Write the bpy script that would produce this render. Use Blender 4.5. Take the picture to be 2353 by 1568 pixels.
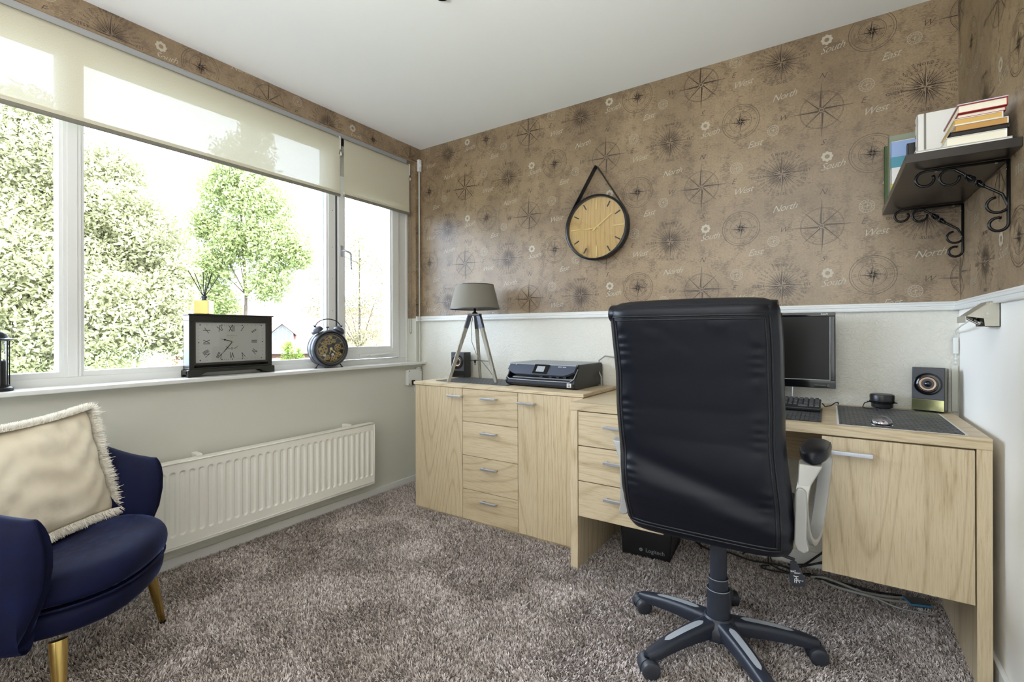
import bpy, bmesh, math, random
import numpy as np
from mathutils import Vector, Matrix

random.seed(7)
rng = np.random.default_rng(7)
PI = math.pi
SC = bpy.context.scene
COL = SC.collection
for _o in list(bpy.data.objects):
    bpy.data.objects.remove(_o, do_unlink=True)

# ------------------------------------------------------------------ camera
IMG_W, IMG_H = 2353, 1568
FPX = 1098.7
cam_data = bpy.data.cameras.new('camera')
cam = bpy.data.objects.new('camera', cam_data)
COL.objects.link(cam)
SC.camera = cam
cam_data.sensor_width = 36.0
cam_data.lens = 36.0 * FPX / IMG_W
cam_data.shift_y = -(IMG_H / 2 - 764.5) / IMG_W
cam_data.clip_start = 0.05
cam_data.clip_end = 300
cam.rotation_mode = 'XYZ'
cam.matrix_world = (Matrix.Translation((2.511, -2.5671, 1.08)) @ Matrix.Rotation(math.radians(33.5885), 4, 'Z')
                    @ Matrix.Rotation(PI / 2, 4, 'X') @ Matrix.Rotation(math.radians(-0.16), 4, 'Z'))

# ------------------------------------------------------------------ world, sun, added fill lights, exposure
SC.view_settings.view_transform = 'Standard'
SC.view_settings.look = 'None'
SC.view_settings.gamma = 1.0
SC.view_settings.use_curve_mapping = False
SC.view_settings.exposure = 0.4
SC.cycles.max_bounces = 10
SC.cycles.diffuse_bounces = 6
SC.cycles.transparent_max_bounces = 16
SC.cycles.sample_clamp_indirect = 6.0

world = bpy.data.worlds.new('sky')
SC.world = world
world.use_nodes = True
_bg = world.node_tree.nodes['Background']
_bg.inputs[0].default_value = (0.80, 0.92, 1.12, 1)
_bg.inputs[1].default_value = 14.0

def add_light(name, kind, loc, rot, energy, color=(1, 1, 1), **kw):
    d = bpy.data.lights.new(name, kind)
    d.energy = energy
    d.color = color
    for k, v in kw.items():
        setattr(d, k, v)
    o = bpy.data.objects.new(name, d)
    COL.objects.link(o)
    o.location = loc
    o.rotation_euler = rot
    return o

# the sun stands high behind the house: it lights the garden, not the room
add_light('sun', 'SUN', (0, 0, 10), (0, 0, 0), 9.0, (1.0, 0.97, 0.92), angle=0.01).rotation_euler = \
    Vector((-0.62, 0.35, -0.70)).to_track_quat('-Z', 'Y').to_euler()
# window light portal (sampling aid on the glazed opening, gives no light of its own)
_p = add_light('window_portal', 'AREA', (-0.24, -1.40, 1.60), (0, PI / 2 + PI, 0), 1.0, shape='RECTANGLE', size=1.45, size_y=2.75)
_p.data.cycles.is_portal = True
# added fill light at the back of the room, no known source
add_light('rear_fill', 'AREA', (1.75, -4.18, 1.45), (PI / 2, 0, 0), 15.0, (0.97, 0.98, 1.0),
          shape='RECTANGLE', size=2.0, size_y=1.7)
# added fill behind the camera, no lamp stands there; brightens the ceiling
add_light('ceiling_fill', 'AREA', (2.3, -2.95, 1.15), (PI, 0, 0), 54.0, (0.96, 0.98, 1.0), shape='DISK', size=0.35)

# ------------------------------------------------------------------ material helpers
def srgb(r, g, b):
    f = lambda c: (c / 255 / 12.92) if c / 255 <= 0.04045 else ((c / 255 + 0.055) / 1.055) ** 2.4
    return (f(r), f(g), f(b), 1.0)

MATS = {}
def mat(name, color, rough=0.5, metal=0.0, spec=0.5, **kw):
    m = bpy.data.materials.new(name)
    m.use_nodes = True
    b = m.node_tree.nodes['Principled BSDF']
    b.inputs['Base Color'].default_value = color
    b.inputs['Roughness'].default_value = rough
    b.inputs['Metallic'].default_value = metal
    b.inputs['Specular IOR Level'].default_value = spec
    for k, v in kw.items():
        b.inputs[k.replace('_', ' ')].default_value = v
    MATS[name] = m
    return m

def N(m, t, **kw):
    n = m.node_tree.nodes.new(t)
    for k, v in kw.items():
        if k.startswith('i_'):
            n.inputs[k[2:].replace('_', ' ')].default_value = v
        else:
            setattr(n, k, v)
    return n
def LK(m, a, b):
    m.node_tree.links.new(a, b)
def bsdf(m):
    return m.node_tree.nodes['Principled BSDF']
def coords(m, scale=(1, 1, 1), rnd=False, rot=(0, 0, 0)):
    tc = N(m, 'ShaderNodeTexCoord')
    mp = N(m, 'ShaderNodeMapping')
    mp.inputs['Scale'].default_value = scale
    mp.inputs['Rotation'].default_value = rot
    if rnd:
        oi = N(m, 'ShaderNodeObjectInfo')
        vm = N(m, 'ShaderNodeVectorMath', operation='SCALE')
        cb = N(m, 'ShaderNodeCombineXYZ')
        for k in range(3):
            LK(m, oi.outputs['Random'], cb.inputs[k])
        LK(m, cb.outputs[0], vm.inputs[0]); vm.inputs['Scale'].default_value = 37.0
        va = N(m, 'ShaderNodeVectorMath', operation='ADD')
        LK(m, tc.outputs['Object'], va.inputs[0]); LK(m, vm.outputs[0], va.inputs[1])
        LK(m, va.outputs[0], mp.inputs['Vector'])
    else:
        LK(m, tc.outputs['Object'], mp.inputs['Vector'])
    return mp.outputs[0]
def noise(m, vec, scale, detail=4, rough=0.55, dist=0.0):
    n = N(m, 'ShaderNodeTexNoise', i_Scale=scale, i_Detail=detail, i_Roughness=rough, i_Distortion=dist)
    LK(m, vec, n.inputs['Vector'])
    return n.outputs['Fac']
def ramp(m, fac, stops):
    r = N(m, 'ShaderNodeValToRGB')
    e = r.color_ramp.elements
    while len(e) < len(stops):
        e.new(0.5)
    for i, (p, c) in enumerate(stops):
        e[i].position = p
        e[i].color = c if len(c) == 4 else (*c, 1)
    LK(m, fac, r.inputs[0])
    return r.outputs[0]
def mixc(m, fac, a, b, mode='MIX'):
    n = N(m, 'ShaderNodeMix', data_type='RGBA', blend_type=mode)
    for src, key in ((fac, 'Factor'), (a, 'A'), (b, 'B')):
        sock = [s for s in n.inputs if s.name == key and (s.type == 'RGBA' or key == 'Factor')][0]
        if hasattr(src, 'is_output') or hasattr(src, 'links'):
            LK(m, src, sock)
        else:
            sock.default_value = src
    return [s for s in n.outputs if s.type == 'RGBA'][0]
def bump(m, h, strength=0.3, dist=0.002, target=None):
    b = N(m, 'ShaderNodeBump', i_Strength=strength, i_Distance=dist)
    LK(m, h, b.inputs['Height'])
    LK(m, b.outputs[0], (target or bsdf(m)).inputs['Normal'])
    return b

def wood(name, axis, c_light, c_dark, c_mid, rough=0.42):
    m = mat(name, c_light, rough)
    s = [30.0, 30.0, 30.0]
    s[axis] = 1.6
    v = coords(m, tuple(s), rnd=True)
    s2 = [1.0, 1.0, 1.0]; s2[axis] = 0.13
    v2 = coords(m, tuple(s2), rnd=True)
    big = noise(m, v2, 2.2, 2, 0.35, 0.25)
    # cathedral bands: contour lines of a stretched noise field
    mul = N(m, 'ShaderNodeMath', operation='MULTIPLY'); LK(m, big, mul.inputs[0]); mul.inputs[1].default_value = 210.0
    sn = N(m, 'ShaderNodeMath', operation='SINE'); LK(m, mul.outputs[0], sn.inputs[0])
    h = N(m, 'ShaderNodeMath', operation='MULTIPLY_ADD'); LK(m, sn.outputs[0], h.inputs[0]); h.inputs[1].default_value = 0.5; h.inputs[2].default_value = 0.5
    fine = noise(m, v, 7.0, 5, 0.65, 0.3)
    c1 = ramp(m, fine, [(0.30, c_dark), (0.42, c_mid), (0.56, c_light)])
    c2 = ramp(m, h.outputs[0], [(0.0, c_dark), (0.08, c_mid), (0.30, c_light), (1.0, c_light)])
    tone = ramp(m, noise(m, v2, 1.6, 2), [(0.35, (0.93, 0.92, 0.90, 1)), (0.65, (1.05, 1.05, 1.05, 1))])
    col = mixc(m, 1.0, mixc(m, 0.40, c1, c2, 'MIX'), tone, 'MULTIPLY')
    # knots
    s3 = [2.6, 2.6, 2.6]; s3[axis] = 1.3
    v3 = coords(m, tuple(s3), rnd=True)
    vo = N(m, 'ShaderNodeTexVoronoi', i_Scale=1.7); LK(m, v3, vo.inputs['Vector'])
    k = ramp(m, vo.outputs['Distance'], [(0.0, (0.9, 0.9, 0.9, 1)), (0.03, (0.5, 0.5, 0.5, 1)), (0.10, (0, 0, 0, 1))])
    col = mixc(m, k, col, (c_dark[0] * 0.45, c_dark[1] * 0.38, c_dark[2] * 0.32, 1))
    LK(m, col, bsdf(m).inputs['Base Color'])
    bump(m, fine, 0.12, 0.001)
    return m

OAK_L, OAK_D, OAK_M = srgb(204, 187, 156), srgb(158, 136, 103), srgb(188, 169, 136)
wood('oak_vertical', 2, OAK_L, OAK_D, OAK_M)
wood('oak_horizontal', 0, OAK_L, OAK_D, OAK_M)
wood('oak_depth', 1, OAK_L, OAK_D, OAK_M)
wood('grey_wood', 2, srgb(160, 156, 144), srgb(92, 88, 78), srgb(130, 126, 114), 0.6)
wood('clock_wood', 2, srgb(205, 176, 118), srgb(168, 134, 82), srgb(192, 160, 104), 0.4)

mat('white_paint', srgb(222, 223, 220), 0.35)
mat('ceiling_paint', srgb(240, 240, 238), 0.9)
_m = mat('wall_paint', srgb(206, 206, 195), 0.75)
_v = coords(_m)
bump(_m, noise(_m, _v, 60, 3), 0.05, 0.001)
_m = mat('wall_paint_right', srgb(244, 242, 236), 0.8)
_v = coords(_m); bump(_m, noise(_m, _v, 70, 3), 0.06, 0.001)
# relief paper under the rail
_m = mat('relief_paint', srgb(216, 214, 203), 0.42)
_v = coords(_m)
_n = noise(_m, _v, 46, 2, 0.5, 1.2)
_r = ramp(_m, _n, [(0.40, (0, 0, 0, 1)), (0.52, (1, 1, 1, 1)), (0.60, (0.3, 0.3, 0.3, 1))])
bump(_m, _r, 0.5, 0.0022)

# wallpaper ground: brown old map, scribbled lines, faint meridians
def wallpaper_mat(name, hx):
    m = mat(name, srgb(150, 130, 104), 0.33, spec=0.6)
    v = coords(m)
    soft = noise(m, v, 2.6, 4, 0.6)
    c = ramp(m, soft, [(0.32, srgb(124, 105, 82)), (0.68, srgb(158, 136, 107))])
    grain = noise(m, v, 110, 2, 0.7)
    g = ramp(m, grain, [(0.35, (0.86, 0.86, 0.86, 1)), (0.65, (1.07, 1.07, 1.07, 1))])
    c = mixc(m, 1.0, c, g, 'MULTIPLY')
    s = [110, 110, 420]
    st = coords(m, tuple(s))
    dash = noise(m, st, 0.70, 4, 0.70, 0.4)
    area = noise(m, v, 16.0, 3, 0.6)
    mu = N(m, 'ShaderNodeMath', operation='MULTIPLY'); LK(m, dash, mu.inputs[0]); LK(m, area, mu.inputs[1])
    k = ramp(m, mu.outputs[0], [(0.272, (0, 0, 0, 1)), (0.315, (0.66, 0.66, 0.66, 1))])
    c = mixc(m, k, c, srgb(98, 80, 62))
    # meridians
    sp = N(m, 'ShaderNodeSeparateXYZ'); LK(m, v, sp.inputs[0])
    def lines(sock, period, w):
        a = N(m, 'ShaderNodeMath', operation='PINGPONG'); LK(m, sock, a.inputs[0]); a.inputs[1].default_value = period / 2
        b = N(m, 'ShaderNodeMath', operation='LESS_THAN'); LK(m, a.outputs[0], b.inputs[0]); b.inputs[1].default_value = w
        d = N(m, 'ShaderNodeMath', operation='MULTIPLY'); LK(m, b.outputs[0], d.inputs[0]); d.inputs[1].default_value = 0.16
        return d.outputs[0]
    c = mixc(m, lines(sp.outputs[hx], 0.0644, 0.0006), c, srgb(80, 64, 50))
    c = mixc(m, lines(sp.outputs[2], 0.131, 0.0006), c, srgb(80, 64, 50))
    LK(m, c, bsdf(m).inputs['Base Color'])
    bump(m, grain, 0.05, 0.0006)
    return m
wallpaper_mat('wallpaper_x', 0)
wallpaper_mat('wallpaper_y', 1)
mat('ink_dark', srgb(72, 58, 46), 0.33, spec=0.6)
mat('ink_light', srgb(178, 168, 150), 0.36)

mat('black_plastic', srgb(24, 24, 26), 0.35)
mat('black_gloss', srgb(12, 12, 13), 0.08)
mat('screen_glass', (0.010, 0.009, 0.008, 1), 0.22, spec=0.2)
mat('dark_grey_plastic', srgb(58, 60, 64), 0.38)
mat('blue_grey_plastic', srgb(64, 70, 84), 0.42)
mat('caster_plastic', srgb(44, 47, 54), 0.45)
mat('base_plastic', srgb(36, 40, 50), 0.42)
mat('silver_plastic', srgb(164, 163, 158), 0.36, 0.35)
mat('grey_inlay', srgb(150, 154, 158), 0.45)
mat('satin_metal', srgb(196, 198, 204), 0.32, 0.75)
mat('steel', srgb(188, 184, 170), 0.34, 0.6)
mat('chrome', srgb(225, 225, 225), 0.07, 1.0)
mat('black_metal', srgb(20, 20, 21), 0.30, 0.4)
mat('pewter', srgb(90, 92, 100), 0.36, 0.7)
mat('mirror_plinth', srgb(186, 188, 140), 0.12, 0.9)  # yellow-green tint stands in for what the chrome reflects
mat('brass', srgb(206, 182, 116), 0.3, 0.9)
mat('leg_gold', srgb(206, 176, 104), 0.14, 1.0)
mat('clock_gold', srgb(226, 206, 138), 0.35, 0.45)
mat('gear_gold', srgb(182, 158, 96), 0.4, 0.5)
mat('clock_face_white', srgb(206, 208, 204), 0.5)
mat('print_black', srgb(28, 28, 26), 0.6)
mat('print_grey', srgb(126, 124, 116), 0.6)
mat('print_white', srgb(222, 222, 220), 0.6)
mat('dark_brown', srgb(38, 30, 24), 0.6)
mat('black_wood', srgb(34, 34, 28), 0.35)
mat('black_wood_side', srgb(46, 42, 38), 0.3)
mat('shelf_black', srgb(36, 30, 25), 0.28)
mat('paper', srgb(232, 226, 205), 0.8)
mat('paper_yellow', srgb(205, 168, 96), 0.85)
mat('paper_ochre', srgb(186, 142, 80), 0.85)
mat('cable_grey', srgb(150, 148, 142), 0.5)
mat('rubber', srgb(20, 20, 20), 0.6)
mat('blue_trim', srgb(70, 130, 170), 0.5)
mat('speaker_cone', srgb(186, 150, 118), 0.4, 0.3)
mat('roof_tile', srgb(112, 78, 68), 0.8)
mat('brick', srgb(84, 56, 46), 0.85)
mat('house_white', srgb(128, 126, 122), 0.7)
mat('window_dark', srgb(78, 82, 84), 0.6, spec=0.3)
mat('bark', srgb(70, 60, 50), 0.9)
mat('grass', srgb(72, 84, 52), 0.9)
mat('solar', srgb(90, 110, 140), 0.2)

# radiator enamel
mat('radiator_enamel', srgb(240, 239, 230), 0.32)

# leather
_m = mat('black_leather', (0.0035, 0.0045, 0.009, 1), 0.38, spec=0.32)
_v = coords(_m)
_f = noise(_m, _v, 420, 2); _w = noise(_m, coords(_m, (4, 4, 6)), 1.1, 2, 0.4, 0.6)
_mx = N(_m, 'ShaderNodeMath', operation='MULTIPLY_ADD'); LK(_m, _f, _mx.inputs[0]); _mx.inputs[1].default_value = 0.02; LK(_m, _w, _mx.inputs[2])
bump(_m, _mx.outputs[0], 0.22, 0.010)
mat('piping', (0.004, 0.004, 0.006, 1), 0.5)

# velvet
def velvet(name, c, tint, w=1.0):
    m = mat(name, c, 0.75, spec=0.25)
    b = bsdf(m)
    b.inputs['Sheen Weight'].default_value = w
    b.inputs['Sheen Roughness'].default_value = 0.27
    b.inputs['Sheen Tint'].default_value = tint
    v = coords(m)
    n = noise(m, v, 7, 5, 0.7)
    r = ramp(m, n, [(0.35, (c[0] * 0.55, c[1] * 0.55, c[2] * 0.6, 1)), (0.7, (c[0] * 1.5, c[1] * 1.5, c[2] * 1.4, 1))])
    LK(m, r, b.inputs['Base Color'])
    LK(m, ramp(m, noise(m, v, 9, 5, 0.75), [(0.44, (0.04, 0.04, 0.04, 1)), (0.70, (w, w, w, 1))]), b.inputs['Sheen Weight'])
    bump(m, noise(m, v, 300, 2), 0.25, 0.001)
    return m
velvet('navy_velvet', (0.0018, 0.0038, 0.030, 1), (0.28, 0.40, 1.0, 1), 0.85)
_m = mat('cream_velvet', srgb(230, 221, 200), 0.85, spec=0.2, Sheen_Weight=0.3)
_v = coords(_m); LK(_m, ramp(_m, noise(_m, _v, 5, 3, 0.5), [(0.3, srgb(222, 211, 188)), (0.7, srgb(238, 230, 210))]), bsdf(_m).inputs['Base Color'])
bump(_m, noise(_m, coords(_m, (1, 1, 1)), 16, 3, 0.55, 1.4), 0.30, 0.006)
mat('cream_fur', srgb(246, 242, 232), 0.8, Sheen_Weight=0.5)

# linen lampshade
_m = mat('linen', srgb(104, 98, 88), 0.9)
_v = coords(_m)
_a = noise(_m, coords(_m, (300, 300, 40)), 1.2, 2, 0.7); _b = noise(_m, coords(_m, (60, 60, 420)), 1.0, 2, 0.7)
_ad = N(_m, 'ShaderNodeMath', operation='ADD'); LK(_m, _a, _ad.inputs[0]); LK(_m, _b, _ad.inputs[1])
LK(_m, ramp(_m, _ad.outputs[0], [(0.42, srgb(84, 80, 72)), (0.62, srgb(126, 121, 110))]), bsdf(_m).inputs['Base Color'])
bsdf(_m).inputs['Transmission Weight'].default_value = 0.0

# woven placemat
_m = mat('woven_mat', srgb(66, 66, 66), 0.5)
_v = coords(_m)
_br = N(_m, 'ShaderNodeTexBrick', i_Scale=1.0)
_br.inputs['Brick Width'].default_value = 0.028
_br.inputs['Row Height'].default_value = 0.022
_br.inputs['Mortar Size'].default_value = 0.0030
_br.inputs['Mortar Smooth'].default_value = 0.6
_br.inputs['Color1'].default_value = srgb(92, 93, 94); _br.inputs['Color2'].default_value = srgb(68, 69, 70); _br.inputs['Mortar'].default_value = srgb(26, 26, 26)
LK(_m, _v, _br.inputs['Vector']); LK(_m, _br.outputs['Color'], bsdf(_m).inputs['Base Color'])
_iv = N(_m, 'ShaderNodeMath', operation='SUBTRACT'); _iv.inputs[0].default_value = 1.0; LK(_m, _br.outputs['Fac'], _iv.inputs[1])
bump(_m, _iv.outputs[0], 0.6, 0.002)

# carpet pile
_m = mat('carpet_pile', srgb(150, 138, 130), 0.9, spec=0.2, Sheen_Weight=0.25)
_v = coords(_m)
_n1 = noise(_m, _v, 3.0, 4, 0.65); _n2 = N(_m, 'ShaderNodeTexWhiteNoise', noise_dimensions='3D')
_sv = N(_m, 'ShaderNodeVectorMath', operation='SNAP'); LK(_m, _v, _sv.inputs[0]); _sv.inputs[1].default_value = (0.006, 0.006, 10)
LK(_m, _sv.outputs[0], _n2.inputs['Vector'])
_c = ramp(_m, _n2.outputs['Value'], [(0.0, srgb(128, 117, 109)), (0.5, srgb(194, 183, 176)), (1.0, srgb(240, 232, 228))])
_c2 = ramp(_m, _n1, [(0.34, (0.78, 0.76, 0.74, 1)), (0.62, (1.08, 1.08, 1.10, 1))])  # patches paint in the light and dark of the leaning pile
LK(_m, mixc(_m, 1.0, _c, _c2, 'MULTIPLY'), bsdf(_m).inputs['Base Color'])
mat('carpet_backing', srgb(92, 80, 72), 0.95)

# glass pane: clear, with its reflection
def pane_mat(name, tint=(1, 1, 1, 1), refl=1.0):
    m = bpy.data.materials.new(name); m.use_nodes = True
    nt = m.node_tree; nt.nodes.clear()
    out = nt.nodes.new('ShaderNodeOutputMaterial'); mx = nt.nodes.new('ShaderNodeMixShader')
    tr = nt.nodes.new('ShaderNodeBsdfTransparent'); tr.inputs[0].default_value = tint
    gl = nt.nodes.new('ShaderNodeBsdfGlossy'); gl.inputs['Roughness'].default_value = 0.01
    fr = nt.nodes.new('ShaderNodeFresnel'); fr.inputs[0].default_value = 1.45
    mu = nt.nodes.new('ShaderNodeMath'); mu.operation = 'MULTIPLY'; mu.inputs[1].default_value = refl
    nt.links.new(fr.outputs[0], mu.inputs[0]); nt.links.new(mu.outputs[0], mx.inputs[0])
    nt.links.new(tr.outputs[0], mx.inputs[1]); nt.links.new(gl.outputs[0], mx.inputs[2]); nt.links.new(mx.outputs[0], out.inputs[0])
    MATS[name] = m
    return m
pane_mat('window_glass', (0.97, 0.98, 0.98, 1), 0.8)
pane_mat('clock_glass', (0.98, 0.98, 0.98, 1), 0.7)
_m = mat('clear_glass', (1, 1, 1, 1), 0.02, Transmission_Weight=1.0, IOR=1.46)

# translucent roller blind screen
def blind_mat():
    m = bpy.data.materials.new('blind_screen'); m.use_nodes = True
    nt = m.node_tree; nt.nodes.clear(); MATS['blind_screen'] = m
    out = N(m, 'ShaderNodeOutputMaterial')
    tr = N(m, 'ShaderNodeBsdfTransparent')
    tl = N(m, 'ShaderNodeBsdfTranslucent'); tl.inputs[0].default_value = srgb(214, 212, 198)
    df = N(m, 'ShaderNodeBsdfDiffuse')
    v = coords(m, (1, 700, 260))
    n = noise(m, v, 1.0, 3, 0.7)
    c = ramp(m, n, [(0.35, srgb(196, 191, 168)), (0.65, srgb(218, 213, 192))])
    LK(m, c, df.inputs[0])
    a = N(m, 'ShaderNodeMixShader'); a.inputs[0].default_value = 0.09
    LK(m, df.outputs[0], a.inputs[1]); LK(m, tl.outputs[0], a.inputs[2])
    b = N(m, 'ShaderNodeMixShader')
    LK(m, ramp(m, n, [(0.3, (0.015, 0.015, 0.015, 1)), (0.7, (0.030, 0.030, 0.030, 1))]), b.inputs[0])
    LK(m, a.outputs[0], b.inputs[1]); LK(m, tr.outputs[0], b.inputs[2]); LK(m, b.outputs[0], out.inputs[0])
blind_mat()
mat('blind_bar', srgb(120, 116, 104), 0.5)

# leaves
def leaf_mat(name, a, b):
    m = bpy.data.materials.new(name); m.use_nodes = True
    nt = m.node_tree; nt.nodes.clear(); MATS[name] = m
    out = N(m, 'ShaderNodeOutputMaterial')
    df = N(m, 'ShaderNodeBsdfDiffuse'); tl = N(m, 'ShaderNodeBsdfTranslucent')
    v = coords(m); n = noise(m, v, 6.0, 4, 0.7)
    c = ramp(m, n, [(0.35, a), (0.65, b)])
    LK(m, c, df.inputs[0]); LK(m, c, tl.inputs[0])
    x = N(m, 'ShaderNodeMixShader'); x.inputs[0].default_value = 0.4
    LK(m, df.outputs[0], x.inputs[1]); LK(m, tl.outputs[0], x.inputs[2]); LK(m, x.outputs[0], out.inputs[0])
leaf_mat('leaves_olive', srgb(110, 110, 78), srgb(178, 176, 136))
leaf_mat('leaves_green', srgb(112, 124, 78), srgb(172, 178, 124))
leaf_mat('leaves_birch', srgb(98, 92, 66), srgb(152, 146, 108))
leaf_mat('leaves_lime', srgb(86, 104, 44), srgb(122, 136, 66))

# ------------------------------------------------------------------ geometry helpers
class G:
    """collects shapes; ob() links them as ONE mesh object"""
    def __init__(s):
        s.v = []; s.f = []; s.m = []
    def add(s, vs, fs, mi=0, M=None):
        b = len(s.v)
        if M is not None:
            vs = [tuple(M @ Vector(q)) for q in vs]
        s.v.extend([tuple(q) for q in vs])
        s.f.extend([tuple(b + i for i in f) for f in fs])
        s.m.extend([mi] * len(fs))
        return s
    def box(s, x0, x1, y0, y1, z0, z1, mi=0, M=None):
        vs = [(x, y, z) for z in (z0, z1) for y in (y0, y1) for x in (x0, x1)]
        fs = [(0, 2, 3, 1), (4, 5, 7, 6), (0, 1, 5, 4), (1, 3, 7, 5), (3, 2, 6, 7), (2, 0, 4, 6)]
        return s.add(vs, fs, mi, M)
    def prism(s, pts, lo, hi, axis=2, mi=0, M=None):
        """outline pts (2D, the two other axes in order) extruded along axis"""
        n = len(pts)
        def put(a, b, c):
            return {0: (c, a, b), 1: (a, c, b), 2: (a, b, c)}[axis]
        vs = [put(a, b, lo) for a, b in pts] + [put(a, b, hi) for a, b in pts]
        fs = [tuple(range(n)), tuple(range(2 * n - 1, n - 1, -1))] + [(i, (i + 1) % n + 0, (i + 1) % n + n, i + n) for i in range(n)]
        return s.add(vs, fs, mi, M)
    def lathe(s, prof, n=32, mi=0, M=None, cap=True):
        vs = []; fs = []
        for r, z in prof:
            for k in range(n):
                a = 2 * PI * k / n
                vs.append((r * math.cos(a), r * math.sin(a), z))
        for j in range(len(prof) - 1):
            for k in range(n):
                k2 = (k + 1) % n
                fs.append((j * n + k, j * n + k2, (j + 1) * n + k2, (j + 1) * n + k))
        if cap:
            if prof[0][0] > 1e-5: fs.append(tuple(range(n - 1, -1, -1)))
            if prof[-1][0] > 1e-5: fs.append(tuple((len(prof) - 1) * n + k for k in range(n)))
        return s.add(vs, fs, mi, M)
    def loft(s, rings, mi=0, closed=True, cap=True, M=None, loop=False):
        n = len(rings[0]); vs = [q for r in rings for q in r]; fs = []
        R = len(rings)
        for j in range(R if loop else R - 1):
            j2 = (j + 1) % R
            for k in range(n if closed else n - 1):
                k2 = (k + 1) % n
                fs.append((j * n + k, j * n + k2, j2 * n + k2, j2 * n + k))
        if cap and closed and not loop:
            fs.append(tuple(range(n - 1, -1, -1)))
            fs.append(tuple((R - 1) * n + k for k in range(n)))
        return s.add(vs, fs, mi, M)
    def tube(s, path, r, n=8, mi=0, M=None, loop=False, prof=None, xaxis=None):
        P = [Vector(q) for q in path]; rings = []; up = None
        L = len(P)
        for i, q in enumerate(P):
            if loop: t = P[(i + 1) % L] - P[(i - 1) % L]
            else: t = P[min(i + 1, L - 1)] - P[max(i - 1, 0)]
            t = t.normalized() if t.length > 1e-9 else Vector((0, 0, 1))
            if xaxis is not None:
                a = Vector(xaxis); a = (a - t * a.dot(t)).normalized()
            else:
                if up is None:
                    up = Vector((0, 0, 1)) if abs(t.z) < 0.9 else Vector((1, 0, 0))
                a = (up - t * up.dot(t)).normalized()
                up = a
            b = t.cross(a)
            rr = r[i] if isinstance(r, (list, tuple)) else r
            if prof is None:
                ring = [q + (a * math.cos(2 * PI * k / n) + b * math.sin(2 * PI * k / n)) * rr for k in range(n)]
            else:
                ring = [q + (a * u + b * w) * rr for u, w in prof]
            rings.append([tuple(x) for x in ring])
        return s.loft(rings, mi, True, True, M, loop)
    def disc(s, r, n=24, mi=0, M=None):
        return s.add([(r * math.cos(2 * PI * k / n), r * math.sin(2 * PI * k / n), 0) for k in range(n)], [tuple(range(n))], mi, M)
    def ring2(s, r0, r1, n=40, mi=0, M=None):
        vs = [(r * math.cos(2 * PI * k / n), r * math.sin(2 * PI * k / n), 0) for r in (r0, r1) for k in range(n)]
        fs = [(k, (k + 1) % n, n + (k + 1) % n, n + k) for k in range(n)]
        return s.add(vs, [f[::-1] for f in fs], mi, M)
    def sphere(s, r, c=(0, 0, 0), n=16, m=10, mi=0, sc=(1, 1, 1)):
        prof = [(max(1e-6, r * math.sin(PI * j / m)), -r * math.cos(PI * j / m)) for j in range(m + 1)]
        M = Matrix.Translation(c) @ Matrix.Diagonal((*sc, 1))
        return s.lathe(prof, n, mi, M, cap=False)
    def text(s, t, size, mi=0, M=None, shear=0.0, bold=0.0, spacing=1.0, align='CENTER'):
        vs, fs = text_geo(t, shear, bold, spacing, align)
        return s.add([(x * size, y * size, 0) for x, y in vs], fs, mi, M)

_TXT = {}
def text_geo(t, shear, bold, spacing, align):
    key = (t, shear, bold, spacing, align)
    if key not in _TXT:
        cu = bpy.data.curves.new('t', 'FONT')
        cu.body = t; cu.size = 1.0; cu.shear = shear; cu.offset = bold; cu.space_character = spacing
        cu.align_x = align; cu.align_y = 'CENTER'; cu.resolution_u = 2
        o = bpy.data.objects.new('t', cu); COL.objects.link(o)
        dg = bpy.context.evaluated_depsgraph_get(); dg.update()
        me = o.evaluated_get(dg).to_mesh()
        _TXT[key] = ([(v.co.x, v.co.y) for v in me.vertices], [tuple(p.vertices) for p in me.polygons])
        bpy.data.objects.remove(o, do_unlink=True); bpy.data.curves.remove(cu)
    return _TXT[key]

def ob(name, g, mats, parent=None, smooth=False, bevel=0.0, sub=0, seg=2, label=None, doubles=False):
    me = bpy.data.meshes.new(name)
    me.from_pydata(g.v, [], g.f)
    if not isinstance(mats, (list, tuple)): mats = [mats]
    for k in mats: me.materials.append(MATS[k])
    if len(mats) > 1:
        me.polygons.foreach_set('material_index', g.m)
    if smooth:
        me.polygons.foreach_set('use_smooth', [True] * len(me.polygons))
    me.validate(); me.update()
    if not smooth or smooth == 'fix':
        pass
    bm = bmesh.new(); bm.from_mesh(me)
    if doubles: bmesh.ops.remove_doubles(bm, verts=bm.verts, dist=1e-5)
    if not (len(mats) > 1 and name.startswith('wall_')):
        bmesh.ops.recalc_face_normals(bm, faces=bm.faces)
    bm.to_mesh(me); bm.free()
    o = bpy.data.objects.new(name, me); COL.objects.link(o)
    if parent is not None: o.parent = parent
    if bevel:
        b = o.modifiers.new('bevel', 'BEVEL'); b.width = bevel; b.segments = seg; b.limit_method = 'ANGLE'; b.angle_limit = 0.6
        b.harden_normals = False
        if smooth is False:
            me.polygons.foreach_set('use_smooth', [True] * len(me.polygons))
            wn = o.modifiers.new('wn', 'WEIGHTED_NORMAL'); wn.keep_sharp = True
    if sub:
        m_ = o.modifiers.new('sub', 'SUBSURF'); m_.levels = sub; m_.render_levels = sub
    if smooth == 'auto':
        set_auto(me)
    if label: o['label'] = label
    return o
def set_auto(me, ang=0.7):
    me.polygons.foreach_set('use_smooth', [True] * len(me.polygons))
    bm = bmesh.new(); bm.from_mesh(me)
    for e in bm.edges:
        if len(e.link_faces) == 2 and e.calc_face_angle(0) > ang: e.smooth = False
    bm.to_mesh(me); bm.free()

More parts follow.
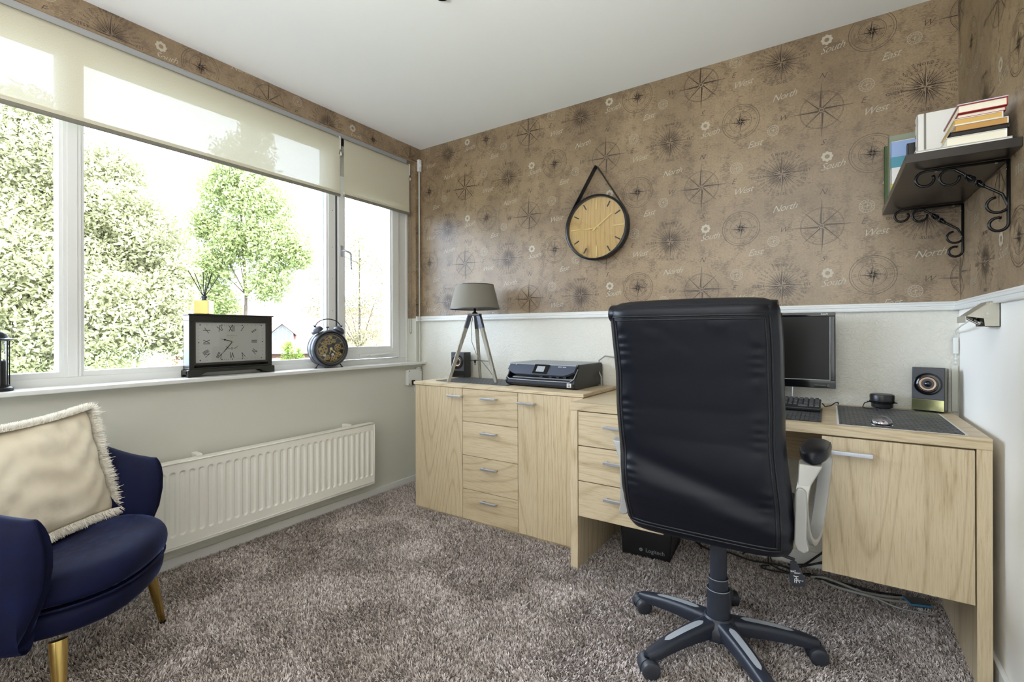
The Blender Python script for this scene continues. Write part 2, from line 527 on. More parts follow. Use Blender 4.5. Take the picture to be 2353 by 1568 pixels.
def tag(o, label, cat, group=None, kind=None):
    o['label'] = label; o['category'] = cat
    if group: o['group'] = group
    if kind: o['kind'] = kind
    return o
def thing(name, label, cat, loc=(0, 0, 0), rotz=0.0, group=None, kind=None):
    o = bpy.data.objects.new(name, None); COL.objects.link(o)
    o.empty_display_size = 0.05
    o.location = loc; o.rotation_euler = (0, 0, rotz)
    return tag(o, label, cat, group, kind)
def structure(o, label=None):
    o['kind'] = 'structure'
    if label: o['label'] = label
    return o
def T(x=0, y=0, z=0): return Matrix.Translation((x, y, z))
def R(a, ax): return Matrix.Rotation(a, 4, ax)
def np_mesh(name, verts, quads, material, parent=None, nper=4):
    me = bpy.data.meshes.new(name)
    nv, nf = len(verts), len(quads)
    me.vertices.add(nv); me.vertices.foreach_set('co', verts.astype(np.float32).ravel())
    me.loops.add(nf * nper); me.polygons.add(nf)
    me.polygons.foreach_set('loop_start', np.arange(nf, dtype=np.int32) * nper)
    me.loops.foreach_set('vertex_index', quads.astype(np.int32).ravel())
    me.materials.append(MATS[material]); me.update(calc_edges=True); me.validate()
    o = bpy.data.objects.new(name, me); COL.objects.link(o)
    if parent is not None: o.parent = parent
    return o

# ================================================================== WALLPAPER PRINT
def line2(g, x0, y0, x1, y1, w, mi):
    dx, dy = x1 - x0, y1 - y0; L = math.hypot(dx, dy) or 1; nx, ny = -dy / L * w / 2, dx / L * w / 2
    g.add([(x0 + nx, y0 + ny, 0), (x0 - nx, y0 - ny, 0), (x1 - nx, y1 - ny, 0), (x1 + nx, y1 + ny, 0)], [(0, 1, 2, 3)], mi)
def spike2(g, cx, cy, a, r0, r1, w, mi, both=True, lw=0.0008):
    ca, sa = math.cos(a), math.sin(a)
    def p(r, s): return (cx + ca * r - sa * s, cy + sa * r + ca * s)
    t = p(r1, 0); b0 = p(r0, 0); b1 = p(r0 + w * 0.8, w); b2 = p(r0 + w * 0.8, -w)
    g.add([(b0[0], b0[1], 0), (b1[0], b1[1], 0), (t[0], t[1], 0)], [(0, 1, 2)], mi)
    if both:
        line2(g, b0[0], b0[1], b2[0], b2[1], lw, mi); line2(g, b2[0], b2[1], t[0], t[1], lw, mi)
def circ2(g, cx, cy, r, w, mi, n=48):
    g.ring2(r - w / 2, r + w / 2, n, mi, T(cx, cy, 0))
D_, L_ = 2, 3
def motif_wheel(g, cx, cy):
    for r, w in ((0.083, 0.0016), (0.079, 0.0008), (0.056, 0.0007), (0.050, 0.0005), (0.011, 0.0022), (0.004, 0.003)):
        circ2(g, cx, cy, r, w, D_)
    for k in range(4): spike2(g, cx, cy, k * PI / 2, 0.010, 0.122, 0.0085, D_)
    for k in range(4): spike2(g, cx, cy, PI / 4 + k * PI / 2, 0.010, 0.104, 0.0055, D_)
    for k in range(32):
        a = 2 * PI * k / 32
        line2(g, cx + 0.066 * math.cos(a), cy + 0.066 * math.sin(a), cx + 0.0715 * math.cos(a), cy + 0.0715 * math.sin(a), 0.0011, D_)
    for t, x, y in (('N', 0.003, 0.152), ('E', 0.150, 0.002), ('S', 0.003, -0.148), ('W', -0.152, 0.0)):
        g.text(t, 0.035, D_, T(cx + x, cy + y, 0), 0.45, -0.008)
def motif_sun(g, cx, cy):
    names = ['EST', 'ENE', 'NE', 'NNE', 'NORD', 'NNO', 'NO', 'ONO', 'OUEST', 'OSO', 'SO', 'SSO', 'SUD', 'SSE', 'SE', 'ESE']
    for k in range(16):
        a = 2 * PI * k / 16
        ln = 0.086 if k % 4 == 0 else (0.076 if k % 2 == 0 else 0.070)
        spike2(g, cx, cy, a, 0.002 if k % 4 == 0 else 0.016, ln, 0.0074 if k % 4 == 0 else 0.0046, D_, lw=0.0010)
        spike2(g, cx, cy, a + PI / 16, 0.022, 0.067, 0.0028, D_, lw=0.0009)
        line2(g, cx + 0.034 * math.cos(a + PI / 32), cy + 0.034 * math.sin(a + PI / 32), cx + 0.054 * math.cos(a + PI / 32), cy + 0.054 * math.sin(a + PI / 32), 0.0007, D_)
        line2(g, cx + 0.034 * math.cos(a - PI / 32), cy + 0.034 * math.sin(a - PI / 32), cx + 0.054 * math.cos(a - PI / 32), cy + 0.054 * math.sin(a - PI / 32), 0.0007, D_)
        t = names[k]
        big = k in (0, 4, 8, 12)
        if big:
            g.text(t, 0.017, D_, T(cx + 0.101 * math.cos(a), cy + 0.094 * math.sin(a), 0), 0, 0.01, 1.15)
        else:
            rot = a if math.cos(a) > 0 else a + PI
            g.text(t, 0.0135, D_, T(cx + 0.094 * math.cos(a), cy + 0.094 * math.sin(a), 0) @ R(rot, 'Z'), 0, 0.004, 1.2)
        b = a + PI / 16
        rot = b if math.cos(b) > 0 else b + PI
        g.text(('NNNE', 'SSSO')[k % 2], 0.0105, D_, T(cx + 0.088 * math.cos(b), cy + 0.088 * math.sin(b), 0) @ R(rot, 'Z'), 0, 0.0, 1.3)
def motif_rose(g, cx, cy):
    for r, w in ((0.083, 0.0018), (0.074, 0.0012), (0.049, 0.0013), (0.043, 0.0007), (0.027, 0.0009)):
        circ2(g, cx, cy, r, w, D_)
    for k in range(4): spike2(g, cx, cy, k * PI / 2, 0.001, 0.046, 0.007, D_)
    for k in range(4): spike2(g, cx, cy, PI / 4 + k * PI / 2, 0.004, 0.030, 0.005, D_)
    for k in range(8): spike2(g, cx, cy, PI / 8 + k * PI / 4, 0.006, 0.024, 0.003, D_)
    for t, a in (('N', PI / 2), ('E', 0), ('S', -PI / 2), ('W', PI)):
        g.text(t, 0.017, D_, T(cx + 0.061 * math.cos(a), cy + 0.061 * math.sin(a), 0) @ R(a - PI / 2, 'Z'), 0, -0.01)
    for k in range(10):
        a = PI * 0.62 + k * 0.05
        line2(g, cx + 0.05 * math.cos(a), cy + 0.05 * math.sin(a), cx + 0.073 * math.cos(a), cy + 0.073 * math.sin(a), 0.0006, D_)
def motif_seal(g, cx, cy):
    n = 40
    vs = []
    for k in range(n): vs.append((cx + 0.0095 * math.cos(2 * PI * k / n), cy + 0.0095 * math.sin(2 * PI * k / n), 0))
    for k in range(n):
        r = 0.0215 + 0.0022 * math.cos(8 * 2 * PI * k / n)
        vs.append((cx + r * math.cos(2 * PI * k / n), cy + r * math.sin(2 * PI * k / n), 0))
    g.add(vs, [(k, n + k, n + (k + 1) % n, (k + 1) % n) for k in range(n)], L_)
def motif_stamp(g, cx, cy, r=0.024):
    circ2(g, cx, cy, r, 0.0016, L_, 36); circ2(g, cx, cy, r * 0.62, 0.0012, L_, 30)
    for k in range(14):
        a = 2 * PI * k / 14
        line2(g, cx + r * .7 * math.cos(a), cy + r * .7 * math.sin(a), cx + r * .9 * math.cos(a), cy + r * .9 * math.sin(a), 0.0015, L_)
    line2(g, cx - r * .35, cy, cx + r * .35, cy + r * .1, 0.002, L_); line2(g, cx, cy - r * .4, cx + .002, cy + r * .35, 0.0018, L_)
def word(t):
    return lambda g, cx, cy: g.text(t, 0.043, L_, T(cx, cy, 0) @ R(0.10, 'Z'), 0.55, -0.009, 0.90)
PLAN = [(motif_sun, 0.264, 2.343), (motif_wheel, 0.421, 2.079), (motif_rose, 0.0885, 2.108), (motif_seal, 0.442, 2.388),
        (word('South'), 0.460, 2.345), (motif_stamp, 0.229, 2.031), (lambda g, x, y: motif_stamp(g, x, y, 0.027), 0.069, 1.883),
        (word('East'), 0.149, 1.985), (word('West'), 0.096, 2.291), (word('North'), 0.273, 2.183)]
def print_geometry(u0, u1, z0, z1, du=0.0, dz=0.0, sc=1.0):
    """all printed motifs of a wall patch, clipped to it: 2D (u, z, 0)"""
    g = G()
    for fn, ux, uz in PLAN:
        for k in range(-4, 12):
            for j in range(-3, 6):
                x = (ux + 0.5155 * k) * sc + du
                z = uz - 0.2615 * (k % 2) + 0.523 * j + dz
                if u0 - 0.17 < x < u1 + 0.17 and z0 - 0.17 < z < z1 + 0.17:
                    fn(g, x, z)
    me = bpy.data.meshes.new('tmp'); me.from_pydata(g.v, [], g.f)
    me.polygons.foreach_set('material_index', g.m)
    bm = bmesh.new(); bm.from_mesh(me); bpy.data.meshes.remove(me)
    for co, no in (((u0, 0, 0), (-1, 0, 0)), ((u1, 0, 0), (1, 0, 0)), ((0, z0, 0), (0, -1, 0)), ((0, z1, 0), (0, 1, 0))):
        bmesh.ops.bisect_plane(bm, geom=bm.verts[:] + bm.edges[:] + bm.faces[:], plane_co=co, plane_no=no, clear_outer=True)
    bm.verts.ensure_lookup_table(); bm.verts.index_update()
    out = G(); out.v = [tuple(v.co) for v in bm.verts]; out.f = [tuple(v.index for v in f.verts) for f in bm.faces]; out.m = [f.material_index for f in bm.faces]
    bm.free()
    return out
def print_on(g, pr, fn):
    b = len(g.v); g.v.extend([fn(x, y) for x, y, _ in pr.v]); g.f.extend([tuple(b + i for i in f) for f in pr.f]); g.m.extend(pr.m)

# ================================================================== ROOM SHELL
H = 2.429; XR = 2.94; YS = -4.25; RZ = 1.185
IN = 0.0006
# floor and ceiling
structure(ob('floor', G().box(-0.25, XR + 0.2, YS - 0.2, 0.2, -0.12, 0.0), 'carpet_backing'), 'floor under the shaggy carpet')
structure(ob('ceiling', G().box(-0.25, XR + 0.2, YS - 0.2, 0.2, H, H + 0.2), 'ceiling_paint'), 'plain white ceiling')
# back wall
g = G().box(-0.25, XR + 0.2, 0.0, 0.2, 0.0, RZ, 0).box(-0.25, XR + 0.2, 0.0, 0.2, RZ, H, 1)
print_on(g, print_geometry(0.001, XR - 0.001, RZ + 0.015, H), lambda u, z: (u, -IN, z))
structure(ob('wall_back', g, ['relief_paint', 'wallpaper_x', 'ink_dark', 'ink_light']), 'back wall, compass wallpaper above white relief paper')
# right wall
g = G().box(XR, XR + 0.2, YS, 0.0, 0.0, RZ, 0).box(XR, XR + 0.2, YS, 0.0, RZ, H, 1)
print_on(g, print_geometry(0.001, 1.6, RZ + 0.015, H, 0.122, 0.014), lambda u, z: (XR - IN, -u, z))
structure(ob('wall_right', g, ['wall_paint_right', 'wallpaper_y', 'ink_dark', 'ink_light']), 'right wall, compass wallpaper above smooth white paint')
# window wall: below, above, narrow strip beside the window, and the part left of it
YR = -0.052; YL = -2.78; ZS = 0.852; ZT = 2.318
g = G()
g.box(-0.25, 0, YS, 0, 0, ZS, 0)                      # under the sill
g.box(-0.25, 0, YS, YL, ZS, RZ, 0); g.box(-0.25, 0, YS, YL, RZ, H, 1)
g.box(-0.25, 0, YR, 0, ZS, RZ, 0); g.box(-0.25, 0, YR, 0, RZ, ZT, 1)
g.box(-0.25, -0.085, YL, YR, 2.36, H, 1)
# valance band with a rounded lower edge
prof = [(-0.012, H), (-0.012, ZT + 0.004)] + [(-0.006 + 0.006 * math.cos(a) , ZT + 0.006 + 0.006 * math.sin(a)) for a in [PI + k * PI / 8 for k in range(9)]] + [(0, H)]
g.prism(prof, YL, 0, axis=1, mi=1)
g.box(-0.25, -0.012, YR, 0, ZT, H, 1)
print_on(g, print_geometry(-0.25, 2.077, ZT + 0.008, H, 0, -0.012, 1.0097), lambda u, z: (IN, u - 2.077 - 0.013, z))
print_on(g, print_geometry(2.077 + YR, 2.077, RZ + 0.015, ZT, 0, -0.012, 1.0097), lambda u, z: (IN, u - 2.077 - 0.0001, z))
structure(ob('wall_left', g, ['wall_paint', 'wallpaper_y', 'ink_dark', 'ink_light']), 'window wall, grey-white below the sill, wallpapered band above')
# wall behind the photographer with an open doorway
g = G().box(0, 0.75, YS - 0.2, YS, 0, H).box(2.75, XR, YS - 0.2, YS, 0, H).box(0.75, 2.75, YS - 0.2, YS, 2.3, H).box(-0.25, XR + 0.2, YS - 0.5, YS - 0.4, 0, H + 0.2)
structure(ob('wall_front', g, 'wall_paint'), 'wall behind the photographer')

# chair rail
def rail_profile():
    return [(0, 1.165), (0.016, 1.165), (0.018, 1.169), (0.018, 1.174), (0.0135, 1.176), (0.0135, 1.181), (0.017, 1.183), (0.017, 1.191), (0.013, 1.194), (0.012, 1.199), (0.006, 1.201), (0, 1.201)]
pr = rail_profile()
g = G().prism([(-a, z) for a, z in pr], 0.0, XR, axis=0)
structure(ob('trim_1', g, 'white_paint'), 'white chair rail along the back wall')
g = G().prism([(XR - a, z) for a, z in pr], YS, -0.0, axis=1)
structure(ob('trim_2', g, 'white_paint'), 'white chair rail along the right wall')
g = G().prism([(a, z) for a, z in pr], YR, -0.018, axis=1)
structure(ob('trim_3', g, 'white_paint'), 'short piece of chair rail beside the window')
# baseboards
structure(ob('baseboard_left', G().box(0.0, 0.014, YS, 0.0, 0.0, 0.052), 'white_paint', bevel=0.003), 'low white baseboard under the radiator')
g = G().box(0.014, XR - 0.014, -0.014, 0.0, 0.0, 0.078)
structure(ob('baseboard_back', g, 'white_paint', bevel=0.003), 'white baseboard behind the desk')
structure(ob('baseboard_right', G().box(XR - 0.014, XR, YS, 0.0, 0.0, 0.078), 'white_paint', bevel=0.003), 'white baseboard beside the desk')

# window sill board
g = G().box(-0.12, 0.055, -3.25, -0.0005, 0.852, 0.870)
structure(ob('trim_4', g, 'white_paint', bevel=0.003), 'white window sill board')
structure(ob('trim_5', G().box(0.0, 0.012, -3.25, -0.0005, 0.838, 0.852), 'wall_paint'), 'narrow batten under the sill board')

# ---------------------------------------------------------------- window
win = thing('window_1', 'wide white framed window with two fixed panes and a casement', 'window', kind='structure')
del win['category']
XF, XB, XG = -0.087, -0.16, -0.122
def wpart(name, g, mats='white_paint', bevel=0.002, parent=None, label=None, **k):
    o = ob(name, g, mats, parent or win, bevel=bevel, label=label, **k); return o
zb0, zb1 = 0.868, 0.902
g = G().box(XB, XF, YL, YR - 0.001, zb0, zb1).box(XB, XF, YL, YR - 0.001, 2.255, 2.360)
g.box(XB, XF, YL, YL + 0.06, zb1, 2.255).box(XB, XF, -0.146, -0.066, zb1, 2.255)
wpart('window_frame', g)
wpart('cover_strip', G().box(-0.10, -0.080, -0.068, YR - 0.0005, 0.870, 2.30))
wpart('mullion', G().box(XB, XF, -1.956, -1.900, zb1, 2.255), bevel=0)
wpart('mullion_moulding', G().box(XF, XF + 0.004, -1.944, -1.912, zb1 + 0.001, 2.254), bevel=0.001)
wpart('mullion', G().box(XB, XF, -0.717, -0.665, zb1, 2.255).box(XB, XF - 0.012, -0.665, -0.612, zb1, 2.255))
def beads(y0, y1, z0, z1):
    g = G(); x0, x1 = XG + 0.006, XF - 0.008; w = 0.012
    g.box(x0, x1, y0, y1, z0, z0 + 0.022).box(x0, x1, y0, y1, z1 - 0.022, z1).box(x0, x1, y0, y0 + w, z0 + 0.022, z1 - 0.022).box(x0, x1, y1 - w, y1, z0 + 0.022, z1 - 0.022)
    g.box(XB, XG - 0.006, y0, y1, z0, z0 + 0.022).box(XB, XG - 0.006, y0, y1, z1 - 0.022, z1).box(XB, XG - 0.006, y0, y0 + w, z0 + 0.022, z1 - 0.022).box(XB, XG - 0.006, y1 - w, y1, z0 + 0.022, z1 - 0.022)
    return g
for y0, y1 in ((YL + 0.06, -1.956), (-1.900, -0.717)):
    wpart('glazing_bead', beads(y0, y1, zb1, 2.255), bevel=0)
    wpart('glass_pane', G().box(XG - 0.003, XG + 0.003, y0 + 0.002, y1 - 0.002, zb1 + 0.003, 2.25), 'window_glass', 0)
# transom panel above the casement and the casement itself
wpart('transom_panel', G().box(-0.135, -0.10, -0.665, -0.146, 2.075, 2.256), 'wall_paint')
g = G(); s0, s1, z0, z1 = -0.656, -0.149, 0.908, 2.078
g.box(XB, -0.072, s0, s0 + 0.046, z0, z1).box(XB, -0.072, s1 - 0.060, s1, z0, z1).box(XB, -0.072, s0 + 0.046, s1 - 0.060, z0, z0 + 0.066).box(XB, -0.072, s0 + 0.046, s1 - 0.060, z1 - 0.066, z1)
sash = wpart('casement_sash', g)
wpart('glazing_bead', G().box(XG + 0.004, -0.083, s0 + 0.046, s0 + 0.058, z0 + 0.066, z1 - 0.066).box(XG + 0.004, -0.083, s1 - 0.072, s1 - 0.060, z0 + 0.066, z1 - 0.066)
      .box(XG + 0.004, -0.083, s0 + 0.058, s1 - 0.072, z0 + 0.066, z0 + 0.080).box(XG + 0.004, -0.083, s0 + 0.058, s1 - 0.072, z1 - 0.080, z1 - 0.066), parent=sash)
wpart('glass_pane', G().box(XG - 0.003, XG + 0.003, s0 + 0.040, s1 - 0.055, z0 + 0.062, z1 - 0.062), 'window_glass', 0, sash)
g = G().box(-0.090, -0.084, -0.668, -0.660, 0.92, 2.05)
for z in (1.02, 1.22, 1.42, 1.62, 1.85): g.lathe([(0.0022, 0), (0.0022, 0.002)], 8, 0, T(-0.0865, -0.690, z) @ R(PI / 2, 'Y'))
wpart('hinge_strip', g, 'dark_grey_plastic', 0)
# casement handle
g = G().box(-0.072, -0.066, -0.645, -0.625, 1.565, 1.635)
g.tube([(-0.066, -0.635, 1.60), (-0.042, -0.635, 1.60), (-0.036, -0.630, 1.60)], 0.007, 8)
g.tube([(-0.036, -0.634, 1.600), (-0.034, -0.600, 1.592), (-0.034, -0.592, 1.582), (-0.034, -0.590, 1.485)], 0.0062, 8)
wpart('window_handle', g, 'satin_metal', 0, sash, smooth='auto')
# casement stay on the bottom rail
g = G().box(-0.072, -0.064, -0.500, -0.215, 0.922, 0.940).box(-0.064, -0.058, -0.44, -0.24, 0.926, 0.937)
g.tube([(-0.058, -0.42, 0.931), (-0.052, -0.33, 0.933), (-0.056, -0.235, 0.940)], 0.005, 8)
g.box(-0.068, -0.052, -0.25, -0.20, 0.934, 0.946)
wpart('casement_stay', g, 'white_paint', 0.002, sash)
wpart('stay_block', G().box(-0.082, -0.066, -0.30, -0.17, 0.908, 0.914), 'white_paint', 0.001, sash)

# ---------------------------------------------------------------- roller blinds
def blind(name, y0, y1, zb, label):
    r = thing(name, label, 'blind', (-0.045, (y0 + y1) / 2, zb))
    h = (y1 - y0) / 2; top = 2.294 - zb; R0 = 0.024
    path = [(0, z) for z in np.linspace(0.026, top, 12)] + [(-R0 + R0 * math.cos(a), top + R0 * math.sin(a)) for a in np.linspace(0.2, 3.0, 9)]
    g = G()
    rings = [[(x, -h, z), (x, h, z)] for x, z in path]
    g.loft(rings, 0, closed=False, cap=False)
    ob('blind_fabric', g, 'blind_screen', r, smooth=True)
    ob('fabric_hem', G().box(-0.0035, 0.0035, -h, h, 0.018, 0.034), 'blind_screen', r)
    g = G().tube([(0, -h, 0.010), (0, h, 0.010)], 0.0095, 12)
    ob('bottom_bar', g, 'blind_bar', r, smooth='auto')
    ob('roller_tube', G().tube([(-R0, -h + 0.004, top), (-R0, h - 0.004, top)], R0 - 0.0015, 20), 'shelf_black', r, smooth='auto')  # tube coloured black to stand in for the shaded gap above the fabric
    return r
bl = blind('roller_blind', -2.775, -0.6655, 1.934, 'wide cream roller blind half drawn over the two large panes')
br = blind('roller_blind', -0.634, -0.070, 1.940, 'narrow cream roller blind half drawn over the casement')
def bracket(parent, y, zc, side):
    g = G().box(-0.048, 0.002, y - 0.004, y + 0.004, zc - 0.055, zc + 0.028)
    g.lathe([(0.022, 0), (0.022, 0.006), (0.012, 0.009)], 20, 0, T(-0.022, y, zc) @ R(-side * PI / 2, 'X'))
    g.box(-0.046, 0.0, y - 0.012, y + 0.012, zc - 0.090, zc - 0.070)
    ob('mounting_bracket', g, 'white_paint', parent, bevel=0.001)
bracket(bl, bl.location.y * 0 + 1.0598, 2.288 - 1.934, 1)
bracket(br, 0.2865, 2.288 - 1.940, 1)
g = G()
yc, z0, z1 = -0.059 + 0.352, 1.072 - 1.940, 2.268 - 1.940
for k in range(int((z1 - z0) / 0.0075)):
    z = z0 + 0.012 + k * 0.0075
    g.sphere(0.0024, (0.004, yc + 0.004, z), 6, 4); g.sphere(0.0024, (-0.008, yc - 0.002, z), 6, 4)
for k in range(5):
    a = PI + k * PI / 4; g.sphere(0.0024, (-0.002 + 0.006 * math.cos(a), yc + 0.001, z0 + 0.010 + 0.008 * math.sin(a)), 6, 4)
ob('bead_chain', g, 'cable_grey', br, smooth=True)
# a thin rod of the outside awning in the narrow gap between the blinds is part of the frame: nothing to build

# pull strap and crank box of the outside sunshade
r = thing('crank_box', 'white winder box with a black crank under the sill end', 'shutter winder', (0.0, -0.090, 0.762))
ob('housing', G().box(0.0, 0.030, -0.069, 0.069, -0.056, 0.056), 'white_paint', r, bevel=0.005)
ob('top_spout', G().box(0.004, 0.022, 0.030, 0.062, 0.056, 0.068), 'white_paint', r, bevel=0.002)
for y in (-0.058, 0.058):
    for z in (-0.046, 0.046):
        ob('screw', G().lathe([(0.004, 0), (0.004, 0.0016)], 10, 0, T(0.030, y, z) @ R(PI / 2, 'Y')), 'dark_grey_plastic', r)
g = G().tube([(0.030, -0.030, -0.026), (0.044, -0.030, -0.026), (0.046, -0.030, -0.034)], 0.0075, 10)
g.box(0.036, 0.052, -0.040, -0.022, -0.052, -0.018)
ob('crank_hub', g, 'rubber', r, bevel=0.002)
ob('crank_arm', G().tube([(0.046, -0.031, -0.05), (0.050, -0.026, -0.10), (0.058, -0.018, -0.118)], 0.0025, 8), 'satin_metal', r, smooth=True)
ob('crank_grip', G().tube([(0.055, -0.022, -0.119), (0.075, 0.000, -0.124)], 0.008, 12), 'rubber', r, smooth='auto')
r = thing('pull_strap', 'thin white strap running down beside the window corner', 'strap', (0.009, -0.024, 0.871))
ob('strap_band', G().box(-0.001, 0.001, -0.006, 0.006, 0.0, 1.395), 'white_paint', r)
g = G().box(-0.009, 0.012, -0.012, 0.014, 1.39, 1.475).lathe([(0.016, -0.006), (0.016, 0.006)], 16, 0, T(0.006, 0.0, 1.43) @ R(PI / 2, 'X'))
ob('strap_pulley', g, 'white_paint', r, bevel=0.002)

# ---------------------------------------------------------------- radiator
r = thing('radiator', 'white ribbed panel radiator on the wall under the window', 'radiator', (0.0, -1.13, 0.12))
y0, y1, zt = -0.64, 0.62, 0.388
pitch = 0.0392; ncol = 31
ys = np.arange(y0, y1 + 1e-6, 0.0032); zs = np.concatenate([np.linspace(0, 0.04, 4), np.linspace(0.046, 0.070, 9), np.linspace(0.09, 0.31, 6), np.linspace(0.322, 0.350, 9), np.linspace(0.356, zt, 4)])
first = y1 - 0.030
def depth(y, z):
    k = round((first - y) / pitch); c = first - k * pitch
    if k < 0 or k >= ncol: return 0
    dy = abs(y - c); w = 0.0105
    # distance inside the slot with rounded ends
    zc = min(max(z, 0.058 + w), 0.342 - w)
    d = math.hypot(dy, z - zc)
    t = min(1, max(0, (w - d) / 0.005 + 0.5))
    return 0.0062 * t * t * (3 - 2 * t)
g = G(); vs = []; fs = []; nz = len(zs)
for y in ys:
    for z in zs: vs.append((0.092 - depth(y, z), y, z))
for i in range(len(ys) - 1):
    for j in range(nz - 1): fs.append((i * nz + j, (i + 1) * nz + j, (i + 1) * nz + j + 1, i * nz + j + 1))
g.add(vs, fs)
ob('front_panel', g, 'radiator_enamel', r, smooth=True)
e = 0.006
rim = [(y0, 0), (y1, 0), (y1, zt), (y0, zt)]
g = G().box(0.046, 0.0915, y0, y0 + e, 0, zt).box(0.046, 0.0915, y1 - e, y1, 0, zt).box(0.046, 0.0915, y0, y1, zt - e, zt).box(0.046, 0.0915, y0, y1, 0, e).box(0.046, 0.052, y0, y1, 0, zt)
ob('casing', g, 'radiator_enamel', r, bevel=0.002)
g = G().tube([(0.0925, y0, 0.012), (0.0925, y1, 0.012)], 0.0022, 6).tube([(0.0925, y0, zt - 0.006), (0.0925, y1, zt - 0.006)], 0.0035, 6).tube([(0.0925, y1 - 0.004, 0.006), (0.0925, y1 - 0.004, zt - 0.006)], 0.003, 6)
ob('edge_seam', g, 'radiator_enamel', r, smooth=True)
for y in (-0.385, 0.452):
    ob('wall_bracket', G().box(0.002, 0.045, y - 0.012, y + 0.012, -0.008, zt + 0.012), 'radiator_enamel', r, bevel=0.002)
    ob('bracket_clip', G().box(0.040, 0.064, y - 0.011, y + 0.011, zt + 0.0005, zt + 0.012), 'radiator_enamel', r, bevel=0.002)
    ob('bracket_clip', G().box(0.040, 0.072, y - 0.010, y + 0.010, -0.009, -0.0005), 'radiator_enamel', r, bevel=0.002)

# ---------------------------------------------------------------- carpet
car = thing('carpet', 'taupe shaggy wall-to-wall carpet', 'carpet')
X0, X1, Y0, Y1 = 0.016, XR - 0.016, -2.62, -0.016
nb = 560000
# denser where the photograph looks closely
px = rng.uniform(X0, X1, nb); py = rng.uniform(Y0, Y1, nb)
cell = rng.uniform(0, 1, (28, 28, 2))
def field(x, y, s, q):
    u = (x - X0) * s % 27; v = (y - Y0) * s % 27
    i = u.astype(int); j = v.astype(int); fu = u - i; fv = v - j
    fu = fu * fu * (3 - 2 * fu); fv = fv * fv * (3 - 2 * fv)
    c = cell[:, :, q]
    return (c[i, j] * (1 - fu) * (1 - fv) + c[i + 1, j] * fu * (1 - fv) + c[i, j + 1] * (1 - fu) * fv + c[i + 1, j + 1] * fu * fv)
ang = 2 * PI * (field(px, py, 4.0, 0) * 0.9 + field(px, py, 11.0, 1) * 0.5) + rng.normal(0, 1.1, nb)
lean = 0.003 + 0.004 * field(px, py, 5.0, 1) + rng.uniform(0, 0.005, nb)
hgt = 0.013 + rng.uniform(-0.004, 0.004, nb)
wd = rng.uniform(0.0008, 0.0014, nb)
wa = rng.uniform(0, PI, nb)
dx, dy = np.cos(ang) * lean, np.sin(ang) * lean
wx, wy = np.cos(wa) * wd, np.sin(wa) * wd
base = np.stack([px, py, np.full(nb, 0.0)], 1)
W = np.stack([wx, wy, np.zeros(nb)], 1)
mid = base + np.stack([dx * 0.35, dy * 0.35, hgt * 0.62], 1)
tip = base + np.stack([dx, dy, hgt * 0.95], 1)
V = np.stack([base - W, base + W, mid + W * 1.25, mid - W * 1.25, tip + W * 0.7, tip - W * 0.7], 1).reshape(-1, 3)
idx = np.arange(nb)[:, None] * 6
Q = np.stack([idx + np.array([[0, 1, 2, 3]]), idx + np.array([[3, 2, 4, 5]])], 1).reshape(-1, 4)
o = np_mesh('pile', V, Q, 'carpet_pile', car)
o['kind'] = 'stuff'
ob('backing', G().box(0.014, XR - 0.014, YS, -0.014, 0.0002, 0.003), 'carpet_backing', car)
car['kind'] = 'stuff'

# ================================================================== SIDEBOARD AND DESK
def bar_handle(parent, x, z, yf, L, reach=0.026, th=0.011):
    """bar handle in front of a door or drawer front whose face is at yf"""
    g = G().box(x - L / 2, x + L / 2, yf - reach - th * 0.5, yf - reach + th * 0.5, z - th / 2, z + th / 2)
    g.box(x - L / 2 + 0.002, x - L / 2 + 0.012, yf - reach, yf, z - 0.004, z + 0.004).box(x + L / 2 - 0.012, x + L / 2 - 0.002, yf - reach, yf, z - 0.004, z + 0.004)
    return ob('handle', g, 'satin_metal', parent, bevel=0.0012)
def panel(name, parent, x0, x1, y0, y1, z0, z1, m, bev=0.0012):
    # own origin in the middle of the panel, so that the grain differs from panel to panel
    cx, cy, cz = (x0 + x1) / 2, (y0 + y1) / 2, (z0 + z1) / 2
    o = ob(name, G().box(x0 - cx, x1 - cx, y0 - cy, y1 - cy, z0 - cz, z1 - cz), m, parent, bevel=bev)
    o.location = (cx, cy, cz)
    return o
def handle_on(front, x, z, L, th=0.011):
    h = bar_handle(front, 0, 0, 0, L, th=th)
    c = front.location
    h.location = (x - c.x, (front.bound_box[0][1]), z - c.z)
    return h

side = thing('sideboard', 'light oak sideboard with two doors and four drawers below the lamp', 'cabinet', (0.95, -0.22, 0))
ox, oy = 0.95, -0.22
def S(x0, x1, y0, y1, z0, z1): return (x0 - ox, x1 - ox, y0 - oy, y1 - oy, z0, z1)
panel('top', side, *S(0.374, 1.518, -0.448, -0.020, 0.763, 0.780), 'oak_horizontal')
panel('body', side, *S(0.388, 1.512, -0.424, -0.024, 0.022, 0.763), 'oak_vertical')
panel('plinth', side, *S(0.392, 1.508, -0.436, -0.060, 0.003, 0.020), 'oak_horizontal')
d = panel('door', side, *S(0.387, 0.7585, -0.445, -0.4245, 0.020, 0.7605), 'oak_vertical'); handle_on(d, 0.7155 - ox, 0.716, 0.102)
for z0, z1 in ((0.576, 0.7605), (0.384, 0.5735), (0.192, 0.3815), (0.020, 0.1895)):
    d = panel('drawer', side, *S(0.7615, 1.1355, -0.445, -0.4245, z0, z1), 'oak_horizontal')
    handle_on(d, 0.9555 - ox, {0.576: 0.716, 0.384: 0.524, 0.192: 0.328, 0.020: 0.144}[z0], 0.102)
d = panel('door', side, *S(1.1385, 1.512, -0.445, -0.4245, 0.020, 0.7605), 'oak_vertical'); handle_on(d, 1.199 - ox, 0.711, 0.102)

